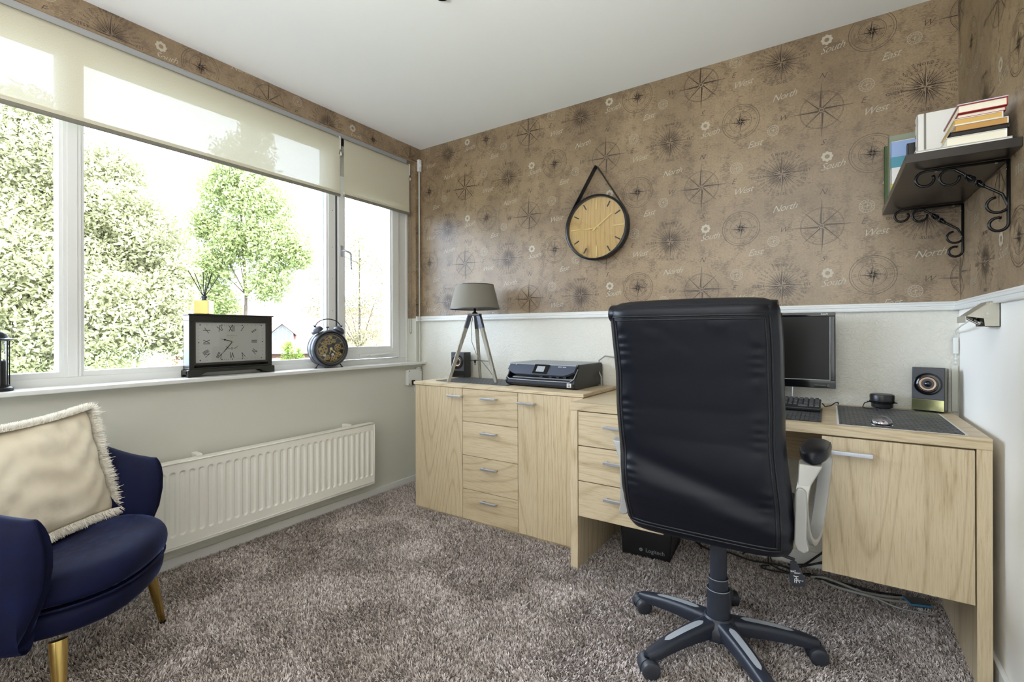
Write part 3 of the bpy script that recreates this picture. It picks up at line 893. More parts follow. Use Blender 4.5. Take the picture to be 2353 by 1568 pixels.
desk = thing('desk', 'long light oak writing desk with three drawers and a hanging cupboard', 'desk', (2.2175, -0.31, 0))
ox, oy = 2.2175, -0.31
panel('desktop', desk, *S(1.522, 2.913, -0.603, -0.020, 0.726, 0.760), 'oak_horizontal')
panel('side_panel', desk, *S(1.524, 1.559, -0.600, -0.455, 0.0, 0.726), 'oak_vertical')
panel('side_panel', desk, *S(2.878, 2.913, -0.600, -0.022, 0.0, 0.726), 'oak_vertical')
panel('inner_panel', desk, *S(1.524, 1.5585, -0.4545, -0.022, 0.0, 0.726), 'oak_vertical')
panel('drawer_unit', desk, *S(1.562, 1.944, -0.580, -0.060, 0.252, 0.724), 'oak_depth')
for z0, z1, zh in ((0.5705, 0.722, 0.667), (0.4115, 0.5665, 0.513), (0.250, 0.4075, 0.354)):
    d = panel('drawer', desk, *S(1.563, 1.944, -0.6005, -0.5815, z0, z1), 'oak_horizontal')
    handle_on(d, 1.754 - ox, zh, 0.122, 0.012)
panel('cupboard', desk, *S(2.490, 2.8765, -0.578, -0.060, 0.262, 0.724), 'oak_depth')
d = panel('cupboard_door', desk, *S(2.488, 2.8745, -0.6005, -0.5795, 0.254, 0.7205), 'oak_vertical')
handle_on(d, 2.560 - ox, 0.673, 0.136, 0.0135)
panel('modesty_rail', desk, *S(1.944, 2.490, -0.052, -0.034, 0.500, 0.726), 'oak_horizontal')

# placemats
def placemat(label, x0, x1, y0, y1, z, liner=False, rot=0.0):
    r = thing('placemat', label, 'placemat', ((x0 + x1) / 2, (y0 + y1) / 2, z), rot)
    a, b = (x1 - x0) / 2, (y1 - y0) / 2
    if liner:
        ob('white_liner', G().box(-a - 0.006, a + 0.008, -b - 0.004, b, 0.0, 0.0006), 'print_white', r)
    ob('woven_sheet', G().box(-a, a, -b, b, 0.0008, 0.003), 'woven_mat', r)
    return r
placemat('dark woven placemat under the tripod lamp', 0.472, 1.00, -0.352, -0.075, 0.780)
placemat('dark woven placemat under the keyboard', 1.99, 2.486, -0.565, -0.215, 0.760)
placemat('dark woven placemat with white edges at the right end of the desk', 2.538, 2.858, -0.570, -0.080, 0.760, True)

# ================================================================== TABLE LAMP
r = thing('table_lamp', 'small tripod table lamp with grey wood legs and linen shade', 'lamp', (0.695, -0.245, 0.783), 0)
ZT_ = 0.405
feet = [(-0.097, -0.135), (0.162, -0.003), (-0.068, 0.142)]
for fx, fy in feet:
    L = math.hypot(fx, fy); ux, uy = fx / L, fy / L
    top = Vector((ux * 0.030, uy * 0.030, ZT_)); bot = Vector((fx, fy, 0.0))
    w = 0.011
    sx = Vector((-uy, ux, 0))
    g = G(); t = (top - bot).normalized(); nrm = sx.cross(t).normalized()
    def sec(p, a, b, flat=None):
        q = [p + sx * a + nrm * b, p + sx * a - nrm * b, p - sx * a - nrm * b, p - sx * a + nrm * b]
        if flat is not None: q = [Vector((v.x, v.y, flat)) for v in q]
        return [tuple(v) for v in q]
    g.loft([sec(bot, 0.008, 0.010, 0.0), sec(bot + (top - bot) * 0.80, 0.010, 0.012)])
    leg = ob('leg', g, 'grey_wood', r, bevel=0.001)
    g = G().loft([sec(bot + (top - bot) * 0.80, 0.0108, 0.0128), sec(top, 0.0108, 0.0128)])
    ob('metal_cap', g, 'pewter', leg, bevel=0.001)
    ob('spreader_rod', G().tube([(fx * 0.64, fy * 0.64, 0.125), (0, 0, 0.125)], 0.0017, 6), 'black_metal', r, smooth=True)
ob('spreader_hub', G().lathe([(0.006, 0.112), (0.007, 0.13)], 12).lathe([(0.003, 0.098), (0.003, 0.112)], 8), 'black_metal', r, smooth='auto')
g = G().prism([(0.045 * math.cos(a), 0.045 * math.sin(a)) for a in [math.atan2(fy, fx) + s for fx, fy in feet for s in (-0.3, 0.3)]], ZT_ - 0.004, ZT_ + 0.008)
ob('top_plate', g, 'pewter', r, bevel=0.001)
ob('stem', G().lathe([(0.016, ZT_ + 0.008), (0.018, ZT_ + 0.013), (0.010, ZT_ + 0.018), (0.0075, ZT_ + 0.022), (0.0075, ZT_ + 0.075), (0.012, ZT_ + 0.078), (0.012, ZT_ + 0.10)], 20), 'black_metal', r, smooth='auto')
g = G(); z0, z1 = 0.440, 0.590
g.lathe([(0.153, z0), (0.116, z1), (0.1145, z1), (0.1515, z0), (0.153, z0)], 64, cap=False)
sh = ob('lamp_shade', g, 'linen', r, smooth='auto')
g = G().lathe([(0.1545, z0 - 0.001), (0.1537, z0 + 0.005), (0.1505, z0 + 0.005), (0.1505, z0 - 0.001), (0.1545, z0 - 0.001)], 64, cap=False).lathe([(0.1178, z1 - 0.004), (0.1168, z1 + 0.001), (0.1135, z1 + 0.001), (0.114, z1 - 0.004), (0.1178, z1 - 0.004)], 64, cap=False)
ob('shade_trim', g, 'dark_grey_plastic', sh, smooth='auto')
g = G()
for k in range(3):
    a = k * 2 * PI / 3; g.tube([(0, 0, z0 + 0.055), (0.15 * math.cos(a), 0.15 * math.sin(a), z0 + 0.003)], 0.0012, 5)
ob('shade_ring', g, 'steel', sh)
g = G().sphere(0.022, (0, 0, ZT_ + 0.125), 14, 10)
ob('bulb', g, 'print_white', r, smooth=True)
ob('power_cord', G().tube([(-0.004, -0.012, ZT_ - 0.004), (-0.014, -0.02, 0.34), (-0.012, -0.015, 0.24), (0.008, 0.0, 0.17), (0.03, 0.03, 0.12), (0.035, 0.10, 0.06), (0.03, 0.16, 0.006), (0.0, 0.19, 0.004)], 0.0022, 6), 'cable_grey', r, smooth=True)

# ================================================================== SPEAKERS
def speaker(label, loc, rotz, tilt, w, h, d, group=None, side_mat='black_gloss'):
    r = thing('desktop_speaker', label, 'speaker', loc, rotz, group)
    r.rotation_euler = (tilt, 0, rotz)
    ob('cabinet', G().box(-w / 2, w / 2, 0, d, 0, h), side_mat, r, bevel=0.002)
    fz = h * 0.27
    ob('front_baffle', G().box(-w / 2 + 0.001, w / 2 - 0.001, -0.004, 0.0, fz, h - 0.001), 'dark_grey_plastic', r, bevel=0.001)
    ob('chrome_plinth', G().box(-w / 2 + 0.001, w / 2 - 0.001, -0.004, 0.0, 0.002, fz - 0.001), 'black_gloss' if side_mat != 'black_gloss' else 'mirror_plinth', r, bevel=0.001)
    M = T(0, -0.004, h * 0.62) @ R(PI / 2, 'X'); Rr = w * 0.435
    rg = ob('driver_ring', G().lathe([(Rr, 0), (Rr * 0.99, 0.004), (Rr * 0.93, 0.005), (Rr * 0.66, -0.001), (Rr * 0.64, 0.002), (Rr * 0.60, 0.002)], 48, 0, M, cap=False), 'black_gloss', r, smooth=True)
    ob('driver_cone', G().lathe([(Rr * 0.61, 0.0015), (Rr * 0.52, 0.003), (Rr * 0.46, 0.000), (Rr * 0.22, -0.002)], 40, 0, M, cap=False), 'speaker_cone', rg, smooth=True)
    ob('dust_cap', G().lathe([(Rr * 0.27, 0.0), (Rr * 0.27, 0.002), (Rr * 0.18, 0.005), (0.0001, 0.0065)], 24, 0, M), 'black_gloss', rg, smooth=True)
    return r
speaker('black speaker with copper cone at the right end of the desk', (2.832, -0.094, 0.7660), math.radians(-17), math.radians(-4), 0.100, 0.172, 0.075, None)
speaker('dark speaker standing behind the tripod lamp', (0.440, -0.105, 0.781), 0, 0, 0.110, 0.168, 0.070, None, 'black_plastic')

# ================================================================== PRINTER
r = thing('printer', 'black inkjet printer with small screen on the sideboard', 'printer', (1.205, -0.172, 0.781), math.radians(-2.5))
a, dp, hh = 0.222, 0.165, 0.128
def prof_side():  # y (front negative), z
    return [(-dp + 0.045, 0.0), (dp, 0.0), (dp, hh - 0.012), (dp - 0.012, hh), (-dp + 0.062, hh), (-dp + 0.020, 0.060), (-dp + 0.004, 0.045), (-dp, 0.030), (-dp + 0.012, 0.010)]
for x0, x1 in ((-a, -a + 0.012), (a - 0.012, a)): ob('side_cheek', G().prism(prof_side(), x0, x1, axis=0), 'black_plastic', r, bevel=0.002)
g = G().box(-a + 0.012, a - 0.012, -dp + 0.075, dp - 0.002, 0.004, hh - 0.014)
ob('body', g, 'black_plastic', r, bevel=0.003)
g = G().prism([(-dp + 0.042, hh - 0.012), (dp - 0.004, hh - 0.012), (dp - 0.006, hh + 0.001), (-dp + 0.046, hh + 0.001), (-dp + 0.036, hh - 0.004)], -a + 0.006, a - 0.010, axis=0)
lid = ob('scanner_lid', g, 'grey_inlay', r, bevel=0.003)
ob('lid_badge', G().ring2(0.0055, 0.0075, 24, 0, T(0.045, -0.02, hh + 0.0016) @ Matrix.Diagonal((2.2, 1, 1, 1))), 'print_grey', lid)
# sloping control panel
p0, p1 = Vector((0, -dp + 0.048, hh - 0.006)), Vector((0, -dp + 0.006, 0.066))
n_ = Vector((0, -(p0.z - p1.z), -(p1.y - p0.y))).normalized(); n_ = Vector((0, -abs(n_.y), abs(n_.z)))
def slope(u, v, h=0.0):  # u across, v 0 top..1 bottom
    q = p0.lerp(p1, v) + n_ * h; return (u, q.y, q.z)
g = G(); K = 24; top = []; bot = []
outl = []
for k in range(K + 1):
    u = -a + 0.010 + (2 * a - 0.020) * k / K
    e = min(1, (1 - abs(2 * k / K - 1)) * 3.2)
    outl.append((u, 0.62 + 0.38 * math.sin(e * PI / 2)))
vs = [slope(u, 0.0, 0.006) for u, v in outl] + [slope(u, v, 0.010) for u, v in outl] + [slope(u, 0.0, -0.004) for u, v in outl] + [slope(u, v, -0.004) for u, v in outl]
m_ = K + 1; fs = []
for k in range(K):
    fs += [(k, k + 1, m_ + k + 1, m_ + k), (2 * m_ + k, 3 * m_ + k, 3 * m_ + k + 1, 2 * m_ + k + 1), (m_ + k, m_ + k + 1, 3 * m_ + k + 1, 3 * m_ + k), (k, 2 * m_ + k, 2 * m_ + k + 1, k + 1)]
fs += [(0, m_, 3 * m_, 2 * m_), (K, 2 * m_ + K, 3 * m_ + K, m_ + K)]
cp = ob('control_panel', G().add(vs, fs), 'blue_grey_plastic', r, smooth='auto')
def sl_rect(u0, u1, v0, v1, h):
    return G().add([slope(u0, v0, h), slope(u1, v0, h), slope(u1, v1, h), slope(u0, v1, h), slope(u0, v0, h - .003), slope(u1, v0, h - .003), slope(u1, v1, h - .003), slope(u0, v1, h - .003)],
                   [(0, 1, 2, 3), (4, 7, 6, 5), (0, 4, 5, 1), (1, 5, 6, 2), (2, 6, 7, 3), (3, 7, 4, 0)])
sc_ = ob('screen_bezel', sl_rect(-0.040, 0.052, 0.08, 0.92, 0.0115), 'black_gloss', cp)
ob('touch_screen', sl_rect(-0.020, 0.030, 0.26, 0.76, 0.0125), 'grey_inlay', sc_)
ang_s = math.atan2(p0.z - p1.z, p0.y - p1.y)
Ms = Matrix.Translation(slope(0.135, 0.27, 0.0125)) @ R(ang_s, 'X')
ob('lettering', G().text('ENVY 4520', 0.010, 0, Ms, 0, 0.01), 'print_white', cp)
ob('power_button', G().lathe([(0.004, 0), (0.004, 0.002)], 12, 0, Matrix.Translation(slope(-0.165, 0.16, 0.010)) @ R(ang_s, 'X')), 'silver_plastic', cp)
# paper slot and output tray
g = G().box(-a + 0.03, a - 0.03, -dp + 0.030, -dp + 0.078, 0.046, 0.052)
for u in (-0.03, 0.03, 0.075, 0.12): g.box(u, u + 0.018, -dp + 0.060, -dp + 0.066, 0.052, 0.060)
ob('feed_rollers', g, 'grey_inlay', r, bevel=0.001)
g = G().prism([(-dp + 0.018, 0.006), (-dp + 0.090, 0.006), (-dp + 0.090, 0.046), (-dp + 0.022, 0.046), (-dp + 0.004, 0.040), (-dp + 0.003, 0.020)], -a + 0.012, a - 0.012, axis=0)
tr = ob('paper_tray', g, 'base_plastic', r, bevel=0.002)
ob('tray_rim', G().tube([(-a + 0.006, -dp + 0.03, 0.075), (-a + 0.010, -dp + 0.004, 0.050), (-a + 0.03, -dp - 0.001, 0.040), (0, -dp - 0.001, 0.038), (a - 0.03, -dp - 0.001, 0.040), (a - 0.008, -dp + 0.008, 0.056), (a - 0.004, -dp + 0.045, 0.105)], 0.0028, 6), 'grey_inlay', tr, smooth=True)
st = ob('white_sticker', G().box(a - 0.046, a - 0.020, -dp + 0.0014, -dp + 0.004, 0.012, 0.034), 'print_white', r, bevel=0.001)
ob('sticker_print', G().box(a - 0.041, a - 0.027, -dp + 0.0008, -dp + 0.0012, 0.024, 0.029).box(a - 0.041, a - 0.025, -dp + 0.0008, -dp + 0.0012, 0.015, 0.0225), 'print_grey', st)
# printer lead looping behind
r = thing('printer_cable', 'grey cable looping up behind the printer', 'cable', (1.42, -0.05, 0.781))
ob('lead', G().tube([(0.0, -0.01, 0.004), (0.035, -0.03, 0.004), (0.030, -0.02, 0.05), (0.0, 0.0, 0.09), (0.0, 0.02, 0.14), (0.03, 0.035, 0.165), (0.10, 0.04, 0.155), (0.18, 0.035, 0.06)], 0.004, 8), 'cable_grey', r, smooth=True)

# ================================================================== WALL CLOCK
r = thing('wall_clock', 'round wall clock with wooden dial hung from a black strap', 'clock', (1.404, -0.0015, 1.678))
Rc = 0.186; M = R(PI / 2, 'X')
ob('rim', G().lathe([(Rc, 0.0), (Rc + 0.001, 0.040), (Rc - 0.004, 0.043), (Rc - 0.011, 0.043), (Rc - 0.012, 0.020), (Rc - 0.012, 0.0)], 96, 0, M, cap=False), 'black_metal', r, smooth='auto')
ob('back_plate', G().lathe([(Rc - 0.002, 0.0), (Rc - 0.002, 0.003)], 96, 0, M), 'black_metal', r)
dial = ob('dial', G().lathe([(Rc - 0.012, 0.016), (Rc - 0.012, 0.020)], 96, 0, M), 'clock_wood', r)
for k in range(12):
    a_ = k * PI / 6
    L, w = (0.060, 0.0060) if k % 3 == 0 else (0.034, 0.0062)
    r0 = Rc - 0.024 - L
    g = G().box(-w / 2, w / 2, r0, r0 + L, 0.0205, 0.024, 0, M @ R(-a_, 'Z'))
    ob('hour_mark', g, 'clock_gold' if k % 3 == 0 else 'dark_grey_plastic', dial, label='gold hour mark' if k % 3 == 0 else 'grey hour mark')
def hand(ang, L, tail, w, z, name, m='clock_gold'):
    g = G(); M2 = M @ R(-ang, 'Z')
    g.add([(-w / 2, -tail, z), (w / 2, -tail, z), (w / 2, 0.012, z), (w / 2 * 0.6, L, z), (-w / 2 * 0.6, L, z), (-w / 2, 0.012, z)], [(0, 1, 2, 3, 4, 5)], 0, M2)
    g.add([(-w / 2, -tail, z - .001), (w / 2, -tail, z - .001), (w / 2, 0.012, z - .001), (w / 2 * 0.6, L, z - .001), (-w / 2 * 0.6, L, z - .001), (-w / 2, 0.012, z - .001)], [(5, 4, 3, 2, 1, 0)], 0, M2)
    return ob(name, g, m, dial)
hand(math.radians(266), 0.078, 0.024, 0.0075, 0.028, 'hour_hand'); hand(math.radians(53.5), 0.118, 0.026, 0.0075, 0.031, 'minute_hand')
ob('hand_pin', G().lathe([(0.004, 0.020), (0.004, 0.034)], 12, 0, M), 'clock_gold', dial)
ob('glass_cover', G().lathe([(Rc - 0.011, 0.0385), (Rc - 0.011, 0.0395)], 96, 0, M), 'clock_glass', r)
# strap: flat band from the left flank over the nail to the right flank
peg = 0.345
def tangent(sgn):
    # tangent point of the rim seen from the peg
    th = math.acos(Rc / peg); a_ = PI / 2 + sgn * th
    return (Rc + 0.002) * math.cos(a_), (Rc + 0.002) * math.sin(a_), a_
lx, lz, la = tangent(1); rx_, rz_, ra = tangent(-1)
path = []
for k in range(10): a_ = PI + 0.55 - (PI + 0.55 - la) * k / 9; path.append(((Rc + 0.0025) * math.cos(a_), -0.021, (Rc + 0.0025) * math.sin(a_)))
for k in range(7): a_ = PI * 0.86 - k * (PI * 0.72) / 6; path.append((0.006 * math.cos(a_), -0.021, peg + 0.006 * math.sin(a_)))
for k in range(10): a_ = ra + (-0.75 - ra) * k / 9; path.append(((Rc + 0.0025) * math.cos(a_), -0.021, (Rc + 0.0025) * math.sin(a_)))
ob('hanging_strap', G().tube(path, 1, prof=[(0.019, 0.0012), (0.019, -0.0012), (-0.019, -0.0012), (-0.019, 0.0012)], xaxis=(0, 1, 0)), 'black_leather', r)
ob('strap_buckle', G().box(-0.004, 0.004, -0.016, 0.016, -0.019, 0.019, 0, T(Rc * 1.0 * math.cos(0.38), -0.021, Rc * math.sin(0.38)) @ R(-0.38, 'Y')), 'black_metal', r, bevel=0.002)
ob('nail', G().lathe([(0.003, 0.0), (0.003, 0.040), (0.0055, 0.0405), (0.0055, 0.044)], 12, 0, T(0, 0, peg) @ M), 'black_metal', r)

# ================================================================== BOOK SHELF
sh_ = thing('wall_shelf', 'black wall shelf on two scrolled iron brackets', 'shelf', (XR, -0.39, 1.572))
ob('board', G().box(-0.242, -0.001, -0.372, 0.374, 0.0, 0.025), 'shelf_black', sh_, bevel=0.001)
def scroll(cx, cz, r0, r1, a0, a1, n=14):
    return [(cx + (r0 + (r1 - r0) * k / n) * math.cos(a0 + (a1 - a0) * k / n), 0, cz + (r0 + (r1 - r0) * k / n) * math.sin(a0 + (a1 - a0) * k / n)) for k in range(n + 1)]
for yb in (-0.266, 0.294):
    g = G()
    rad = 0.0042
    # horizontal arm under the board ends in a curl, vertical arm on the wall ends in a curl
    arm = [(-0.004, 0, -0.005), (-0.185, 0, -0.005)] + scroll(-0.185, -0.029, 0.024, 0.020, PI / 2, PI * 2.15)[1:]
    g.tube([(x, yb, z) for x, y, z in arm], rad, 8)
    wall_ = [(-0.005, 0, -0.004), (-0.005, 0, -0.185)] + scroll(-0.026, -0.185, 0.021, 0.018, 0, -PI * 1.62)[1:]
    g.tube([(x, yb, z) for x, y, z in wall_], rad, 8)
    # scrolled diagonal with a twisted middle
    d0 = [(q[0], q[2]) for q in scroll(-0.128, -0.034, 0.020, 0.026, PI * 2.05, PI * 0.60, 14)]
    d1 = [(q[0], q[2]) for q in scroll(-0.028, -0.128, 0.026, 0.020, PI * -0.12, -PI * 1.45, 14)]
    diag = d0 + [(-0.118, -0.012), (-0.100, -0.028), (-0.060, -0.068), (-0.018, -0.100)] + d1
    g.tube([(x, yb, z) for x, z in diag], rad * 0.95, 8)
    bk = ob('scroll_bracket', g, 'black_metal', sh_, smooth=True)
    g = G()
    a_, b_ = Vector((-0.098, yb, -0.030)), Vector((-0.054, yb, -0.074)); ax_ = (b_ - a_)
    u_ = Vector((0, 1, 0)); v_ = ax_.normalized().cross(u_)
    rings = []
    for k in range(25):
        t_ = k / 24; c_ = a_ + ax_ * t_; tw = t_ * 2 * PI; w_ = 0.0045 + 0.0045 * math.sin(PI * t_)
        rings.append([tuple(c_ + u_ * (p * math.cos(tw) - q * math.sin(tw)) + v_ * (p * math.sin(tw) + q * math.cos(tw))) for p, q in ((w_, w_ * 0.45), (-w_, w_ * 0.45), (-w_, -w_ * 0.45), (w_, -w_ * 0.45))])
    g.loft(rings)
    ob('twist', g, 'black_metal', bk)
    g = G()
    for x in (-0.16, -0.03): g.lathe([(0.004, 0), (0.004, 0.002)], 8, 0, T(x, yb, -0.0108))
    for z in (-0.03, -0.13): g.lathe([(0.004, 0), (0.004, 0.002)], 8, 0, T(-0.0108, yb, z) @ R(PI / 2, 'Y'))
    ob('screw_heads', g, 'chrome', bk)

BZ = 1.5972
def book_flat(label, x0, x1, y0, y1, z, t, cover, page='paper', cov=0.0022, spine='x+', rot=0.0, name='book'):
    """lying book; pages show on the room side and the long sides, spine on the side given"""
    r = thing(name, label, 'book', ((x0 + x1) / 2, (y0 + y1) / 2, z), rot, 'books and magazines on the wall shelf')
    a, b = (x1 - x0) / 2, (y1 - y0) / 2
    g = G().box(-a, a, -b, b, 0, cov).box(-a, a, -b, b, t - cov, t)
    if spine == 'x+': g.box(a - cov, a, -b, b, 0, t)
    if spine == 'x-': g.box(-a, -a + cov, -b, b, 0, t)
    if spine == 'y+': g.box(-a, a, b - cov, b, 0, t)
    if spine == 'y-': g.box(-a, a, -b, -b + cov, 0, t)
    ob('cover', g, cover, r, bevel=0.0006)
    i = 0.003
    ob('pages', G().box(-a + (i if spine != 'x-' else cov), a - (i if spine != 'x+' else cov), -b + (i if spine != 'y-' else cov), b - (i if spine != 'y+' else cov), cov, t - cov), page, r)
    return r
mat('cover_white', srgb(222, 220, 214), 0.35); mat('cover_red', srgb(150, 34, 30), 0.3); mat('cover_black', srgb(24, 22, 16), 0.35)
mat('cover_grey', srgb(196, 196, 198), 0.25); mat('cover_green', srgb(62, 84, 40), 0.4); mat('cover_sage', srgb(134, 140, 120), 0.5)
mat('cover_teal', srgb(70, 140, 158), 0.4); mat('cover_blue', srgb(140, 164, 206), 0.4); mat('cover_yellow', srgb(196, 184, 70), 0.4); mat('cover_brown', srgb(58, 42, 28), 0.4)
mat('cover_cream', srgb(222, 210, 160), 0.5); mat('cover_lilac', srgb(204, 200, 214), 0.3); mat('cover_orange', srgb(214, 140, 96), 0.4); mat('cover_royal', srgb(72, 96, 180), 0.4)
b_ = book_flat('thin white magazine lying at the very front of the shelf board', 2.722, 2.926, -0.735, -0.440, BZ, 0.014, 'cover_grey', 'paper')
ob('lower_magazine_edge', G().box(-0.098, 0.098, -0.1465, -0.1478, 0.004, 0.0085), 'print_white', b_)
z = BZ + 0.0142
for lab, x0, x1, t, cv, pg, y0, y1 in (
        ('thick white paperback lying on the thin magazine', 2.792, 2.918, 0.026, 'cover_white', 'paper', -0.725, -0.500),
        ('flat black-covered book in the middle of the lying stack', 2.800, 2.922, 0.013, 'cover_black', 'dark_brown', -0.728, -0.510),
        ('ochre-edged paperback lying on the black book', 2.812, 2.922, 0.020, 'cover_white', 'paper_ochre', -0.720, -0.515),
        ('yellowed paperback, third from the top of the stack', 2.810, 2.912, 0.018, 'cover_white', 'paper_yellow', -0.718, -0.520),
        ('cream-paged red hardback just below the top book', 2.818, 2.918, 0.012, 'cover_red', 'paper', -0.715, -0.520),
        ('red hardback with a pale jacket lying on top of the stack', 2.818, 2.920, 0.023, 'cover_red', 'paper', -0.722, -0.515)):
    b_ = book_flat(lab, x0, x1, y0, y1, z, t, cv, pg, spine='x+')
    if 'pale jacket' in lab:
        ob('dust_jacket', G().box(-0.052, 0.052, -0.106, 0.106, t, t + 0.0025), 'cover_lilac', b_, bevel=0.0006)
        t += 0.0025
    if 'thick white' in lab:
        for k, (mm, xo) in enumerate((('cover_royal', -0.0640), ('cover_orange', -0.0640))):
            ob('cover_flash', G().box(xo, xo + 0.0006, -0.02 + k * 0.03, 0.0 + k * 0.03, 0.004, 0.022), mm, b_)
    z += t + 0.0003
def book_upright(label, x0, x1, y0, y1, h, cover, spine='x-', bands=None, page='paper'):
    r = thing('book', label, 'book', ((x0 + x1) / 2, (y0 + y1) / 2, BZ), 0, 'books and magazines on the wall shelf')
    a, b = (x1 - x0) / 2, (y1 - y0) / 2; c = min(0.002, b * 0.3)
    g = G().box(-a, a, -b, -b + c, 0, h).box(-a, a, b - c, b, 0, h).box(-a, -a + c, -b, b, 0, h)
    ob('cover', g, cover, r, bevel=0.0005)
    ob('pages', G().box(-a + c, a - 0.003, -b + c, b - c, 0.002, h - 0.003), page, r)
    if bands:
        for z0, z1, m in bands:
            ob('cover_band', G().box(-a + 0.001, a - 0.001, -b - 0.0007, -b, z0, z1).box(-a - 0.0006, -a, -b, b, z0, z1), m, r)
    return r
bk = book_upright('tall white binder with lettered spine beside the lying stack', 2.760, 2.925, -0.462, -0.412, 0.215, 'cover_white')
g = G()
for k, t in enumerate(('C', 'N', 'd', 'R', 't')): g.text(t, 0.024, 0, T(-0.0832, 0.010, 0.03 + 0.04 * k) @ R(-PI / 2, 'Z') @ R(PI / 2, 'X') @ R(PI / 2, 'Z'), 0.2, 0.02)
ob('spine_lettering', g, 'print_black', bk)
ob('spine_groove', G().box(-0.066, -0.060, -0.0256, -0.0250, 0.0, 0.215), 'print_grey', bk)
book_upright('slim white book standing behind the binder', 2.762, 2.915, -0.410, -0.395, 0.19, 'cover_white')
book_upright('dark brown book standing in the middle of the shelf', 2.745, 2.915, -0.345, -0.322, 0.160, 'cover_brown')
book_upright('narrow black book standing left of the white binder', 2.745, 2.905, -0.372, -0.352, 0.150, 'cover_black')
book_upright('book with blue, teal, white and yellow cover bands', 2.708, 2.880, -0.250, -0.224, 0.205, 'cover_white', bands=[(0.145, 0.203, 'cover_blue'), (0.105, 0.145, 'cover_teal'), (0.0, 0.045, 'cover_yellow')])
book_upright('sage green book standing behind the banded one', 2.706, 2.900, -0.180, -0.152, 0.250, 'cover_sage')
book_upright('dark green book at the far end of the shelf', 2.702, 2.915, -0.062, -0.040, 0.250, 'cover_green')
book_upright('cream coloured tall book next to the far green one', 2.722, 2.920, -0.100, -0.075, 0.250, 'cover_cream')

# ================================================================== WALL SPOTLIGHT
r = thing('wall_spotlight', 'brushed steel wall spotlight with an angled flap', 'wall lamp', (XR, -0.500, 1.130))
w = 0.056
g = G()
for y in (-w + 0.0, w - 0.002):
    g.prism([(-0.0005, -0.036), (-0.0005, 0.036), (-0.030, 0.038), (-0.040, 0.020), (-0.034, -0.036)], y, y + 0.002, axis=1)
g.box(-0.0025, -0.0005, -w, w, -0.036, 0.036).box(-0.034, -0.0005, -w, w, -0.036, -0.0345)
ob('wall_housing', g, 'steel', r)
g = G()
for y in (-w - 0.0024, w + 0.0004):
    g.prism([(-0.022, 0.040), (-0.012, -0.006), (-0.020, -0.014), (-0.075, -0.004)], y, y + 0.002, axis=1)
g.prism([(-0.0215, 0.0415), (-0.075, -0.003), (-0.076, -0.005), (-0.023, 0.038)], -w - 0.0024, w + 0.0024, axis=1)
fl = ob('tilting_hood', g, 'steel', r)
g = G().box(-0.0790, -0.0770, -w - 0.0024, w + 0.0024, -0.0235, -0.0030)
ob('light_flap', g, 'steel', fl)
ob('pivot_screw', G().lathe([(0.0048, 0), (0.004, 0.002)], 14, 0, T(-0.030, -w - 0.0024, 0.004) @ R(PI / 2, 'X')), 'chrome', fl)
ob('reflector_lamp', G().lathe([(0.025, 0.0), (0.027, 0.004), (0.020, 0.022), (0.010, 0.028)], 28, 0, T(-0.050, 0, -0.020) @ R(0.6, 'Y')), 'chrome', r, smooth='auto')
ob('lamp_grille', G().ring2(0.008, 0.011, 20, 0, T(-0.052, 0, -0.0215) @ R(PI + 0.6, 'Y')).box(-0.024, 0.024, -0.001, 0.001, -0.001, 0.001, 0, T(-0.051, 0, -0.0215) @ R(0.6, 'Y')), 'black_gloss', r)
# its lead down the corner
r = thing('spotlight_cord', 'white cord with inline switch down the right wall corner', 'cable', (XR - 0.012, -0.012, 0.765))
ob('cord', G().tube([(-0.030, -0.40, 0.352), (-0.034, -0.30, 0.335), (-0.020, -0.12, 0.318), (-0.004, -0.02, 0.315), (0, 0, 0.30), (0, 0, 0.20), (0, 0, 0.184)], 0.0028, 8), 'white_paint', r, smooth=True)
ob('inline_switch', G().box(-0.008, 0.008, -0.006, 0.006, 0.225, 0.290), 'white_paint', r, bevel=0.003)
g = G()
for z_ in (0.31, 0.205, 0.19): g.sphere(0.006, (0, 0, z_), 10, 8)
ob('cord_clip', g, 'white_paint', r, smooth=True)
r = thing('cable_duct', 'cream cable duct in the right corner above the desk', 'duct', (XR - 0.0145, -0.007, 0.7605))
ob('duct_cover', G().box(-0.010, 0.010, -0.006, 0.0055, 0, 0.185), 'wall_paint', r, bevel=0.002)

# ================================================================== ITEMS ON THE DESK
# monitor
r = thing('monitor', 'black flat computer monitor on the desk', 'monitor', (2.262, -0.120, 0.760))
ww, z0, z1 = 0.270, 0.078, 0.402
g = G().box(-ww, ww, -0.004, 0.030, z0, z1)
bz = ob('housing', g, 'black_plastic', r, bevel=0.004)
g = G().box(-ww, ww, -0.010, -0.004, z1 - 0.016, z1).box(-ww, ww, -0.010, -0.004, z0, z0 + 0.034).box(-ww, -ww + 0.018, -0.010, -0.004, z0 + 0.034, z1 - 0.016).box(ww - 0.018, ww, -0.010, -0.004, z0 + 0.034, z1 - 0.016)
ob('bezel', g, 'black_gloss', bz, bevel=0.002)
ob('screen', G().box(-ww + 0.018, ww - 0.018, -0.0055, -0.004, z0 + 0.034, z1 - 0.016), 'screen_glass', bz)
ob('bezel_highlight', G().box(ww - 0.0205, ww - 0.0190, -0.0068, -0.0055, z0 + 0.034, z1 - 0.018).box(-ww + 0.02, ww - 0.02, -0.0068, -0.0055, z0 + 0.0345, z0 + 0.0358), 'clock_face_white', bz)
ob('maker_lettering', G().text('PHILIPS', 0.008, 0, T(ww - 0.040, -0.0104, z1 - 0.0075) @ R(PI / 2, 'X'), 0.3, 0.01), 'print_white', bz)
